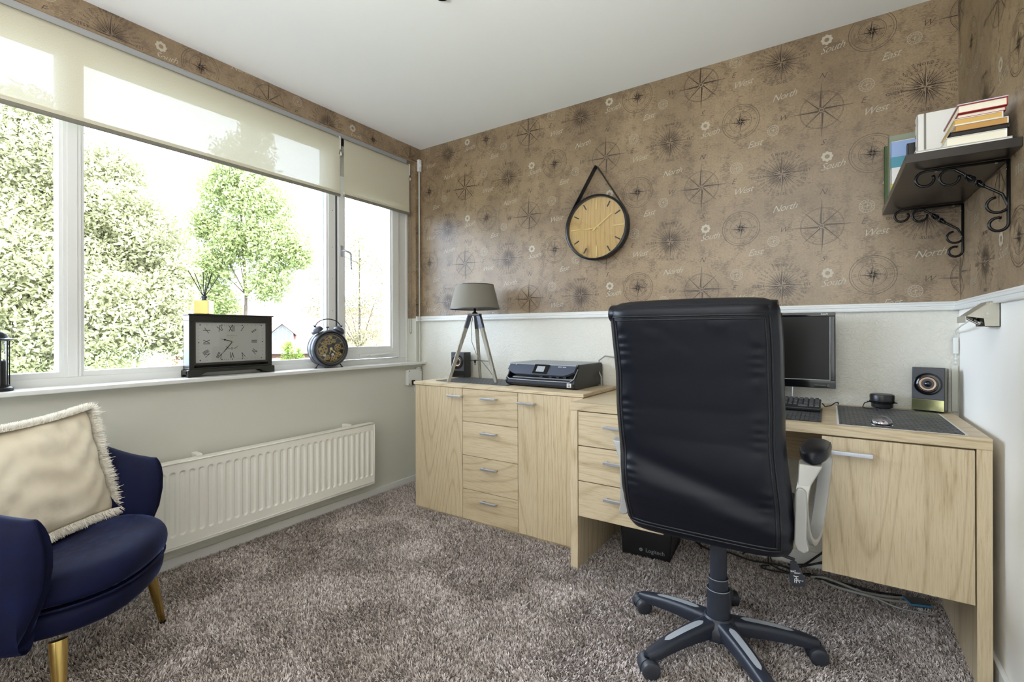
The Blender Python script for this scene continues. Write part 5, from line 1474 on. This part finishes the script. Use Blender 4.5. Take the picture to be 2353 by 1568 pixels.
basep = np.outer(U * hs * pin * 0.985, uxn) + np.outer(Vv * hs * pin2 * 0.985, uyn) + np.outer(rng.normal(0.010, 0.010, nf), nn)
outd = np.outer(np.where(np.abs(U) == 1, U, 0.0), uxn) + np.outer(np.where(np.abs(Vv) == 1, Vv, 0.0), uyn)
corner = np.outer(U * np.abs(U) ** 8, uxn) + np.outer(Vv * np.abs(Vv) ** 8, uyn)
dirv = outd + corner * 0.6 + np.outer(rng.normal(0, 1.0, nf), nn) + rng.normal(0, 0.35, (nf, 3))
dirv /= np.linalg.norm(dirv, axis=1)[:, None]
side_ = np.cross(dirv, rng.normal(0, 1, (nf, 3))); side_ /= np.linalg.norm(side_, axis=1)[:, None]
Lf = rng.uniform(0.014, 0.030, nf)[:, None]
tipv = basep + dirv * Lf + np.array([0, 0, -0.003]); w0 = side_ * 0.0011
V = np.stack([basep - w0, basep + w0, tipv + w0 * .4, tipv - w0 * .4], 1).reshape(-1, 3)
Q = np.arange(nf)[:, None] * 4 + np.array([[0, 1, 2, 3]])
o = np_mesh('fur_trim', V, Q, 'cream_fur', pil); o['kind'] = 'stuff'

# ================================================================== OFFICE CHAIR
r = thing('office_chair', 'black leather swivel chair seen from behind at the desk', 'office chair', (2.195, -0.830, 0.0))
SP = [(0.442, 0.187, -0.216, 0.050), (0.446, 0.220, -0.226, 0.078), (0.465, 0.231, -0.240, 0.100), (0.53, 0.235, -0.258, 0.118), (0.60, 0.235, -0.270, 0.125), (0.68, 0.234, -0.276, 0.122), (0.76, 0.233, -0.281, 0.118),
      (0.85, 0.235, -0.292, 0.118), (0.95, 0.232, -0.310, 0.120), (1.05, 0.233, -0.332, 0.122), (1.11, 0.232, -0.347, 0.118), (1.140, 0.231, -0.352, 0.108), (1.152, 0.228, -0.348, 0.095), (1.156, 0.218, -0.336, 0.070)]
def interp(z, k):
    for (a_, b_) in zip(SP[:-1], SP[1:]):
        if z <= b_[0]:
            t = (z - a_[0]) / (b_[0] - a_[0]); return a_[k] + (b_[k] - a_[k]) * max(0, t)
    return SP[-1][k]
def rear(x, z):
    hw, yr = interp(z, 1), interp(z, 2)
    q = min(1, abs(x) / hw)
    y = yr + 0.035 * q ** 10 + 0.006 * q ** 2
    # soft folds low on the back
    y += 0.0045 * math.sin(20 * z + 8 * x + 1.3) * math.exp(-((z - 0.60) / 0.10) ** 2) * (0.4 + q)
    y -= 0.0055 * math.exp(-((z - 0.635 + 0.26 * (x + 0.2)) / 0.034) ** 2) - 0.0045 * math.exp(-((z - 0.705 + 0.30 * (x + 0.2)) / 0.028) ** 2)
    y -= 0.005 * math.exp(-((z - 0.575 + 0.10 * (x + 0.2)) / 0.022) ** 2) * (0.5 - x)
    # puckers along the piping
    e1 = math.exp(-((hw - abs(x) - 0.044) / 0.016) ** 2)
    y += 0.0016 * e1 * math.sin(z * 150 + 4 * math.sin(z * 31 + x * 3))
    e2 = math.exp(-((1.095 - z) / 0.016) ** 2)
    y += 0.0014 * e2 * math.sin(x * 130 + 3 * math.sin(x * 40))
    return y
zlist = [0.442, 0.446, 0.456] + list(np.linspace(0.47, 1.13, 120)) + [1.140, 1.152, 1.156]
CX = lambda z: -0.011 - 0.018 * (z - 0.45) / 0.7 - 0.008 * math.exp(-((z - 0.78) / 0.15) ** 2)
rings = []
for z in zlist:
    hw, yr, th = interp(z, 1), interp(z, 2), interp(z, 3)
    ring = []
    for k in range(49):
        x = hw * math.sin((k / 48 - 0.5) * PI); ring.append((x, rear(x, z), z))
    for k in range(1, 7):
        t = k / 7; ring.append((hw + (0.005 + 0.007 * math.exp(-((z - 0.60) / 0.22) ** 2)) * math.sin(PI * t), rear(hw, z) + (th - 0.050) * t, z))
    for k in range(49):
        x = -hw * math.sin((k / 48 - 0.5) * PI); q = abs(x) / hw
        ring.append((x, yr + th - 0.03 * q ** 8 + 0.012 * math.cos(x / hw * PI / 2), z))
    for k in range(1, 7):
        t = 1 - k / 7; ring.append((-hw - 0.006 * math.sin(PI * t), rear(hw, z) + (th - 0.050) * t, z))
    rings.append([(q[0] + CX(z), q[1], q[2]) for q in ring])
back = ob('backrest', G().loft(rings), 'black_leather', r, smooth=True)
def seam(pts, rad=0.0030): return G().tube(pts, rad, 6)
for inset, off in ((0.017, 0.0005), (0.027, 0.0005)):
    pts = []
    z_lo, z_hi = 0.468 + (inset - 0.016), 1.127 - (inset - 0.016)
    for z in np.linspace(z_lo, z_hi, 40): x = -(interp(z, 1) - inset); pts.append((x, rear(x, z) - off, z))
    xt = interp(z_hi, 1) - inset
    for x in np.linspace(-xt, xt, 24)[1:]: pts.append((x, rear(x, z_hi) - off, z_hi))
    for z in np.linspace(z_hi, z_lo, 40)[1:]: x = interp(z, 1) - inset; pts.append((x, rear(x, z) - off, z))
    xb = interp(z_lo, 1) - inset
    for x in np.linspace(xb, -xb, 24)[1:-1]: pts.append((x, rear(x, z_lo) - off, z_lo))
    ob('piping', G().tube([(q[0] + CX(q[2]), q[1], q[2]) for q in pts], 0.0027, 6, loop=True), 'piping', back, smooth=True)
for s in (1, -1):
    pts = [(CX(z) + s * (interp(z, 1) + 0.0045), rear(interp(z, 1), z) + (interp(z, 3) - 0.05) * 0.55, z) for z in np.linspace(0.48, 1.13, 40)]
    ob('side_seam', seam(pts, 0.0026), 'piping', back, smooth=True)
# head cushion folded over the top
g = G(); rings = []
for x in np.linspace(-0.230, 0.230, 30):
    q = abs(x) / 0.230; k = (1 - q ** 14) ** 0.5 if q < 1 else 0
    k = max(0.8, k)
    rings.append([(x - 0.029, -0.284 + 0.058 * k * math.cos(a_) , 1.136 + 0.036 * k * math.sin(a_) + 0.006 * math.cos(x * 6)) for a_ in np.linspace(0, 2 * PI, 20, endpoint=False)])
ob('head_cushion', g.loft(rings), 'black_leather', r, smooth=True)
# seat
def rr_ring(hx, hy, cy, z, rad=0.06, n=8):
    pts = []
    for sx, sy, a0 in ((1, 1, 0), (-1, 1, PI / 2), (-1, -1, PI), (1, -1, 1.5 * PI)):
        for k in range(n + 1):
            a_ = a0 + PI / 2 * k / n
            pts.append((sx * (hx - rad) + rad * math.cos(a_), cy + sy * (hy - rad) + rad * math.sin(a_), z))
    return pts
ob('seat', G().loft([rr_ring(0.19, 0.135, 0.035, 0.442), rr_ring(0.222, 0.160, 0.035, 0.448), rr_ring(0.232, 0.168, 0.035, 0.465), rr_ring(0.236, 0.170, 0.035, 0.50), rr_ring(0.230, 0.165, 0.035, 0.52), rr_ring(0.205, 0.145, 0.035, 0.535), rr_ring(0.12, 0.10, 0.035, 0.54)]), 'black_leather', r, smooth=True)
ob('seat_mechanism', G().box(-0.085, 0.085, -0.12, 0.10, 0.405, 0.4415), 'black_plastic', r, bevel=0.006)
# skirt of leather behind the seat, seen right of the backrest bottom
# gas lift column
ob('gas_column', G().lathe([(0.0265, 0.240), (0.0265, 0.410)], 36).lathe([(0.0305, 0.200), (0.0305, 0.2485), (0.0270, 0.2495)], 36), 'base_plastic', r, smooth='auto')
ob('column_cover', G().lathe([(0.040, 0.085), (0.0375, 0.11), (0.0365, 0.2120), (0.0310, 0.2130)], 40), 'base_plastic', r, smooth='auto')
ob('column_ring', G().lathe([(0.0312, 0.247), (0.0312, 0.2495)], 36, cap=False).lathe([(0.0370, 0.2105), (0.0370, 0.2130)], 36, cap=False), 'grey_inlay', r)
ob('star_hub', G().lathe([(0.050, 0.052), (0.064, 0.060), (0.066, 0.092), (0.052, 0.112), (0.042, 0.122)], 40), 'base_plastic', r, smooth='auto')
for k in range(5):
    a_ = math.radians(165.6 + 72 * k)
    Mr = R(a_, 'Z')
    prof_c = []
    rings = []
    for t in np.linspace(0, 1, 15):
        x = 0.030 + 0.275 * t
        zt = 0.118 - 0.012 * t - 0.030 * t ** 2.4
        wv = 0.030 - 0.009 * t
        hb = 0.050 - 0.020 * t
        if t > 0.9: wv *= 1 - (t - 0.9) * 3.5; hb *= 1 - (t - 0.9) * 2.0
        rings.append([(x, wv * 0.62, zt), (x, wv * 0.86, zt - 0.004), (x, wv, zt - 0.015), (x, wv * 0.9, zt - hb), (x, -wv * 0.9, zt - hb), (x, -wv, zt - 0.015), (x, -wv * 0.86, zt - 0.004), (x, -wv * 0.62, zt)])
    leg = ob('leg', G().loft(rings, M=Mr), 'base_plastic', r, smooth='auto')
    vs = []; K = 16
    for side in (1, -1):
        for j in range(K + 1):
            t = 0.14 + 0.60 * j / K; x = 0.030 + 0.275 * t
            e = math.sqrt(max(0, 1 - abs(2 * j / K - 1) ** 6))
            vs.append((x, side * (0.0125 - 0.003 * t) * e, 0.118 - 0.012 * t - 0.030 * t ** 2.4 + 0.0012))
    ob('leg_inlay', G().add(vs, [(j, j + 1, K + 1 + j + 1, K + 1 + j) for j in range(K)], 0, Mr), 'grey_inlay', leg)
    # caster
    tipx = 0.298
    cr = math.radians((40, 215, 95, 200, 300)[k])
    cx, cy = tipx * math.cos(a_), tipx * math.sin(a_)
    cs = bpy.data.objects.new('caster', None); COL.objects.link(cs); cs.parent = r; cs.location = (cx, cy, 0.004); cs.rotation_euler = (0, 0, cr)
    g = G()
    hood = [(0.0305 * math.cos(b), 0.029 + 0.0305 * math.sin(b)) for b in np.linspace(-0.35, PI * 0.93, 16)] + [(-0.014, 0.029), (0.012, 0.020)]
    g.prism(hood, -0.012, 0.012, axis=1)
    ob('hood', g, 'caster_plastic', cs, bevel=0.0015)
    for s in (-1, 1):
        g = G().lathe([(0.012, 0.024), (0.022, 0.0235), (0.0272, 0.020), (0.0285, 0.013), (0.0275, 0.0)], 32, 0, T(0, s * 0.0125 - (0.0 if s > 0 else 0), 0.0295) @ R(-s * PI / 2, 'X'))
        ob('wheel', g, 'caster_plastic', cs, smooth='auto')
    ob('stem', G().lathe([(0.0085, 0.05), (0.0085, 0.064)], 12).lathe([(0.014, 0.058), (0.014, 0.064)], 16), 'black_metal', cs, smooth='auto')

def arm(s):
    a_ = bpy.data.objects.new('armrest', None); COL.objects.link(a_); a_.parent = r
    a_.location = (-0.006 if s < 0 else 0.0, 0.0, 0.012)
    X = lambda x: s * x
    # padded top
    rings = []
    for t in np.linspace(0, 1, 19):
        y = -0.185 + 0.250 * t
        e = max(0.0, 1 - abs(2 * t - 1) ** 5) ** 0.5; e = max(0.25, e)
        cx = X(0.276 + 0.012 * t) + (0.026 if s < 0 else 0); zc = 0.728 - 0.012 * t - 0.012 * (2 * t - 1) ** 4
        rings.append([(cx + 0.037 * e * math.copysign(abs(math.cos(b)) ** 0.75, math.cos(b)), y, zc + 0.022 * (0.55 + 0.45 * e) * math.copysign(abs(math.sin(b)) ** 0.75, math.sin(b))) for b in np.linspace(0, 2 * PI, 24, endpoint=False)])
    pd = ob('arm_pad', G().loft(rings), 'black_leather', a_, smooth=True)
    pts = []
    for t in np.linspace(0.05, 0.95, 16): pts.append((X(0.276 + 0.012 * t) + (0.026 if s < 0 else 0) + 0.033 * min(1, (1 - abs(2 * t - 1) ** 5) ** .5), -0.185 + 0.25 * t, 0.741 - 0.012 * t - 0.012 * (2 * t - 1) ** 4))
    for t in np.linspace(0.95, 0.05, 16): pts.append((X(0.276 + 0.012 * t) + (0.026 if s < 0 else 0) - 0.033 * min(1, (1 - abs(2 * t - 1) ** 5) ** .5), -0.185 + 0.25 * t, 0.741 - 0.012 * t - 0.012 * (2 * t - 1) ** 4))
    ob('pad_seam', G().tube(pts, 0.0014, 5, loop=True), 'piping', pd, smooth=True)
    # silver loop
    loop_ = [(0.272, -0.150, 0.702), (0.262, -0.176, 0.668), (0.252, -0.190, 0.625), (0.250, -0.190, 0.570), (0.255, -0.176, 0.510), (0.264, -0.150, 0.476), (0.274, -0.108, 0.472), (0.284, -0.062, 0.496), (0.294, -0.010, 0.560), (0.302, 0.030, 0.625), (0.306, 0.045, 0.675), (0.300, 0.030, 0.705), (0.285, -0.03, 0.716), (0.276, -0.10, 0.714)]
    P = [Vector((X(x), y, z)) for x, y, z in loop_]; L = len(P); path = []
    for i in range(L):
        p0, p1, p2, p3 = P[i - 1], P[i], P[(i + 1) % L], P[(i + 2) % L]
        for k in range(5):
            t = k / 5
            path.append(0.5 * ((2 * p1) + (-p0 + p2) * t + (2 * p0 - 5 * p1 + 4 * p2 - p3) * t * t + (-p0 + 3 * p1 - 3 * p2 + p3) * t ** 3))
    pr_ = [(0.017, 0.003), (0.015, 0.0085), (-0.015, 0.0085), (-0.017, 0.003), (-0.017, -0.003), (-0.015, -0.0085), (0.015, -0.0085), (0.017, -0.003)]
    ob('arm_loop', G().tube(path, 1, prof=pr_, xaxis=(1, 0, 0), loop=True), 'silver_plastic', a_, smooth='auto')
    # gusset under the pad
    g = G().loft([[(X(0.243), -0.186, 0.700), (X(0.300), -0.182, 0.698), (X(0.300), -0.150, 0.706), (X(0.243), -0.150, 0.706)], [(X(0.240), -0.196, 0.640), (X(0.270), -0.196, 0.640), (X(0.270), -0.178, 0.640), (X(0.240), -0.178, 0.640)]])
    ob('arm_gusset', g, 'silver_plastic', a_, bevel=0.004)
    g = G().prism([(X(0.233), 0.482), (X(0.236), 0.625), (X(0.240), 0.636), (X(0.252), 0.638), (X(0.262), 0.630), (X(0.264), 0.58), (X(0.262), 0.50), (X(0.268), 0.468), (X(0.256), 0.458), (X(0.240), 0.464)], -0.205, -0.165, axis=1)
    ob('hinge_cover', g, 'silver_plastic', a_, bevel=0.004)
    ob('mounting_bar', G().box(min(X(0.10), X(0.258)), max(X(0.10), X(0.258)), -0.130, -0.085, 0.474, 0.486), 'black_plastic', a_)
arm(1); arm(-1)
# height lever with printed pictogram
lv = ob('height_lever', G().tube([(0.08, -0.06, 0.405), (0.20, -0.085, 0.405), (0.228, -0.094, 0.404)], 0.005, 8), 'base_plastic', r, smooth=True)
M = T(0.232, -0.104, 0.366) @ R(PI / 2, 'X') @ R(0.18, 'Z')
out_ = [(-0.008, 0.038), (0.008, 0.038), (0.015, 0.012), (0.0215, -0.010), (0.021, -0.022), (0.014, -0.031), (0.0, -0.034), (-0.014, -0.031), (-0.0195, -0.022), (-0.0185, -0.006), (-0.012, 0.016)]
pd = ob('lever_paddle', G().prism(out_, 0, 0.005, 2, 0, M), 'base_plastic', lv, bevel=0.001)
g = G(); Mt = M @ T(0, 0, 0.0054)
g.text('SEAT', 0.0065, 0, Mt @ T(-0.005, 0.010, 0), 0, 0.02).text('HEIGHT', 0.0045, 0, Mt @ T(0.005, 0.0055, 0), 0, 0.02).text('LIFT UP', 0.004, 0, Mt @ T(0.010, -0.016, 0), 0, 0.02)
for a0, a1, b0, b1 in ((-0.006, -0.004, 0.006, -0.004), (-0.006, -0.001, -0.001, -0.006), (0.0, -0.004, 0.0, -0.016), (-0.005, -0.011, 0.005, -0.011), (-0.005, -0.011, -0.007, -0.022), (0.004, -0.016, 0.006, -0.022), (-0.001, -0.016, -0.003, -0.023), (-0.004, -0.016, 0.004, -0.016)):
    dx, dy = b0 - a0, b1 - a1; L = math.hypot(dx, dy); nx, ny = -dy / L * 0.0008, dx / L * 0.0008
    g.add([(a0 + nx, a1 + ny, 0), (a0 - nx, a1 - ny, 0), (b0 - nx, b1 - ny, 0), (b0 + nx, b1 + ny, 0)], [(0, 1, 2, 3)], 0, Mt)
ob('lever_print', g, 'print_white', pd)

# ================================================================== OUTSIDE
def tree(name, label, cat, blobs, trunk, leaf, size, per, mat_leaf, group=None, surf=0.55):
    base = Vector(trunk[0])
    r = thing(name, label, cat, tuple(base), 0, group)
    g = G()
    P = [Vector(q) - base for q in trunk]
    g.tube(P, [size * (1 - 0.6 * i / max(1, len(P) - 1)) for i in range(len(P))], 10)
    for c in blobs:
        cc = Vector(c[:3]) - base
        # branch from the nearest trunk point below the blob
        q = min(P, key=lambda p: (p - cc).length + (3 if p.z > cc.z else 0))
        m_ = (q + cc) * 0.5 + Vector((0, 0, 0.15))
        g.tube([q, m_, cc], [size * 0.35, size * 0.22, size * 0.08], 6)
    ob('trunk', g, 'bark', r, smooth='auto')
    allV = []; 
    for c in blobs:
        rad = c[3]; n = int(per * rad * rad)
        d = rng.normal(0, 1, (n, 3)); d /= np.linalg.norm(d, axis=1)[:, None]
        rr = rad * rng.uniform(0, 1, n) ** surf
        lump = 1 + 0.22 * np.sin(d[:, 0] * 7 + d[:, 1] * 5 + c[0]) * np.sin(d[:, 2] * 6 + c[1])
        pos = np.array(c[:3]) - np.array(base) + d * (rr * lump)[:, None] * np.array([1, 1, 0.95])
        nrm_ = rng.normal(0, 1, (n, 3)) + np.array([0.3, -0.2, 0.7]); nrm_ /= np.linalg.norm(nrm_, axis=1)[:, None]
        a_ = np.cross(nrm_, rng.normal(0, 1, (n, 3))); a_ /= np.linalg.norm(a_, axis=1)[:, None]
        b_ = np.cross(nrm_, a_)
        s_ = (leaf * rng.uniform(0.6, 1.3, n))[:, None]
        V = np.stack([pos - a_ * s_, pos + b_ * s_ * 0.45, pos + a_ * s_, pos - b_ * s_ * 0.45], 1)
        allV.append(V.reshape(-1, 3))
    V = np.concatenate(allV); Q = np.arange(len(V) // 4)[:, None] * 4 + np.array([[0, 1, 2, 3]])
    o = np_mesh('foliage', V, Q, mat_leaf, r)
    return r
GZ = -2.9
LEFT = [(-11.85, -1.31, 3.45, 1.64), (-10.31, -0.76, 2.24, 1.56), (-10.92, -0.09, 4.26, 1.47), (-10.08, -0.13, 2.05, 1.55), (-10.42, 0.85, 3.52, 1.36), (-9.27, 0.41, 1.47, 1.23), (-10.27, 1.55, 3.06, 1.24), (-9.44, 1.5, 1.51, 1.0), (-10.66, 1.29, 4.59, 0.76), (-10.78, 0.01, 5.22, 0.78), (-8.91, 1.85, 1.06, 0.5), (-9.52, 2.05, 2.2, 0.57), (-11.51, -1.08, 4.92, 1.23), (-10.2, -1.9, 1.0, 1.2), (-9.6, 0.2, 0.2, 1.1)]
tree('leafy_tree', 'broad pale green tree filling the left side of the window', 'tree', LEFT, [(-10.6, 0.2, GZ), (-10.5, 0.1, 0), (-10.6, 0.2, 2.5), (-10.7, 0.3, 4.0)], 0.050, 0.060, 14000, 'leaves_olive')
HEDGE = [(-8.93, -0.56, 0.30, 0.50), (-8.51, -0.28, 0.25, 0.42), (-8.29, 0.46, 0.38, 0.54), (-7.78, 0.8, 0.30, 0.46), (-7.9, 1.32, 0.30, 0.49)]
for k, (x, y, z, rad) in enumerate(HEDGE):
    if k in (0, 2, 4):
        tree('shrub', ['low green shrub at the foot of the broad tree, left pane', '', 'low green shrub below the broad tree, left part of the middle pane', '', 'low green shrub beyond the mantel clock'][k], 'shrub', [(x, y, z, rad * 1.2), (x + 0.1, y + 0.3, z - 0.3, rad)], [(x, y, GZ), (x, y, z)], 0.035, 0.05, 4200, 'leaves_green')
MID = [(-11.76, 4.75, 6.01, 0.89), (-12.3, 4.4, 5.25, 0.76), (-11.34, 5.04, 4.86, 1.02), (-10.92, 5.32, 3.71, 0.95), (-11.98, 4.61, 3.72, 0.76), (-12.62, 4.19, 2.95, 0.76), (-12.73, 4.12, 4.23, 0.64), (-11.14, 5.17, 2.57, 0.7), (-11.44, 4.97, 6.9, 0.51), (-10.39, 5.67, 3.33, 0.45), (-12.41, 4.33, 1.93, 0.64), (-11.65, 4.83, 7.47, 0.28)]
tree('leafy_tree', 'tall bright green tree standing free in the middle of the window', 'tree', MID, [(-11.8, 4.72, GZ), (-11.75, 4.75, 0), (-11.7, 4.78, 2.2), (-11.8, 4.7, 4.5)], 0.055, 0.075, 8000, 'leaves_green')
BIRCH = [(-10.54, 7.97, 3.5, 0.8), (-10.06, 8.29, 2.19, 0.8), (-10.91, 7.73, 2.04, 0.87), (-11.69, 7.21, 2.92, 0.47), (-11.66, 7.23, 2.05, 0.58), (-10.18, 8.21, 1.02, 0.65), (-10.6, 7.93, 4.23, 0.58), (-11.57, 7.29, 3.65, 0.36), (-10.91, 7.73, 0.88, 0.73), (-9.81, 8.46, 3.2, 0.58)]
tree('birch_tree', 'sparse pale birch seen through the casement', 'tree', BIRCH, [(-10.6, 7.95, GZ), (-10.6, 7.95, 0.5), (-10.6, 7.95, 3.4)], 0.034, 0.06, 4200, 'leaves_birch', surf=0.45)
for k, (x, y, z, rad) in enumerate([(-18.24, 10.06, 0.31, 0.34), (-17.84, 10.33, 0.02, 0.28)]):
    tree('conifer', ['narrow lime green conifer in front of the red-roofed house', 'shorter lime green conifer just right of the taller one'][k], 'conifer', [(x, y, z, rad), (x, y, z - 0.5, rad), (x, y, z - 1.0, rad * 1.1), (x, y, z + 0.28, rad * 0.5)], [(x, y, GZ), (x, y, z)], 0.05, 0.05, 4200, 'leaves_lime')
for k, (x, y, z, rad) in enumerate([(-16.69, 8.69, -0.42, 0.46), (-15.78, 9.29, -0.46, 0.46), (-13.36, 10.9, -0.40, 0.55)]):
    tree('garden_shrub', ['garden shrub left of the conifers beyond the window', 'garden shrub right of the conifers beyond the window', 'garden shrub behind the alarm clock, below the birch'][k], 'shrub', [(x, y, z, rad), (x + 0.3, y + 0.4, z - 0.1, rad)], [(x, y, GZ), (x, y, z)], 0.05, 0.05, 3000, 'leaves_lime')
structure(ob('ground', G().box(-90, -0.6, -60, 90, GZ - 0.3, GZ), 'grass'), 'lawn far below the window')

# houses
def house(name, label, loc, rotz, W_, D_h, eave, ridge, dormer=False, gable=False):
    r = thing(name, label, 'house', loc, rotz)
    ob('wall', G().box(-W_ / 2, W_ / 2, 0, D_h, 0, eave), 'brick', r)
    g = G().prism([(-0.4, eave - 0.1), (D_h / 2, ridge), (D_h + 0.4, eave - 0.1), (D_h + 0.4, eave - 0.3), (-0.4, eave - 0.3)], -W_ / 2 - 0.3, W_ / 2 + 0.3, axis=0)
    ob('roof', g, 'roof_tile', r)
    ob('fascia', G().box(-W_ / 2 - 0.3, W_ / 2 + 0.3, -0.46, -0.40, eave - 0.35, eave - 0.08), 'house_white', r)
    for x in np.arange(-W_ / 2 + 1.2, W_ / 2 - 0.8, 2.6):
        f = ob('window', G().box(x - 0.7, x + 0.7, -0.06, 0.02, eave - 2.0, eave - 0.7), 'house_white', r)
        ob('pane', G().box(x - 0.6, x - 0.05, -0.08, -0.06, eave - 1.9, eave - 0.8).box(x + 0.05, x + 0.6, -0.08, -0.06, eave - 1.9, eave - 0.8), 'window_dark', f)
    return r
DR = math.radians(-56)
h1 = house('house', 'house with red roof and gabled dormer beyond the garden', (-33.0, 18.3, GZ), math.radians(55) , 14.0, 8.0, 2.75, 6.3)
# dormer on the near roof slope
c = (0.2, 0.6); dz = 3.45
def dm(pts, y0, y1): return [((c[0] + a * 0.52), dz + b * 0.52) for a, b in pts], y0, y1
def dp(g, pts, y0, y1):
    q, y0, y1 = dm(pts, y0, y1); return g.prism(q, y0, y1, axis=1)
ob('dormer_wall', dp(G(), [(-1.5, -1.2), (1.5, -1.2), (1.5, 1.0), (0, 2.35), (-1.5, 1.0)], 0.4, 3.2), 'house_white', h1)
ob('dormer_roof', dp(G(), [(-1.9, 0.75), (0, 2.40), (1.9, 0.75), (1.9, 1.05), (0, 2.75), (-1.9, 1.05)], 0.15, 3.3), 'roof_tile', h1)
for pts in ([(-1.25, 0.1), (-0.65, 0.1), (-0.65, 1.45), (-1.25, 0.95)], [(-0.5, 0.1), (-0.05, 0.1), (-0.05, 2.0), (-0.5, 1.6)], [(0.05, 0.1), (0.5, 0.1), (0.5, 1.6), (0.05, 2.0)], [(0.65, 0.1), (1.25, 0.1), (1.25, 0.95), (0.65, 1.45)]):
    ob('dormer_window', dp(G(), pts, 0.34, 0.40), 'window_dark', h1)
house('neighbour_house', 'second red-roofed house farther back behind the dormer', (-38.0, 29.0, GZ), math.radians(40), 16.0, 9.0, 2.9, 6.0)
house('row_house', 'low red-roofed house seen through the casement behind the birch', (-21.0, 30.0, GZ), math.radians(30), 12.0, 7.0, 2.6, 5.3)
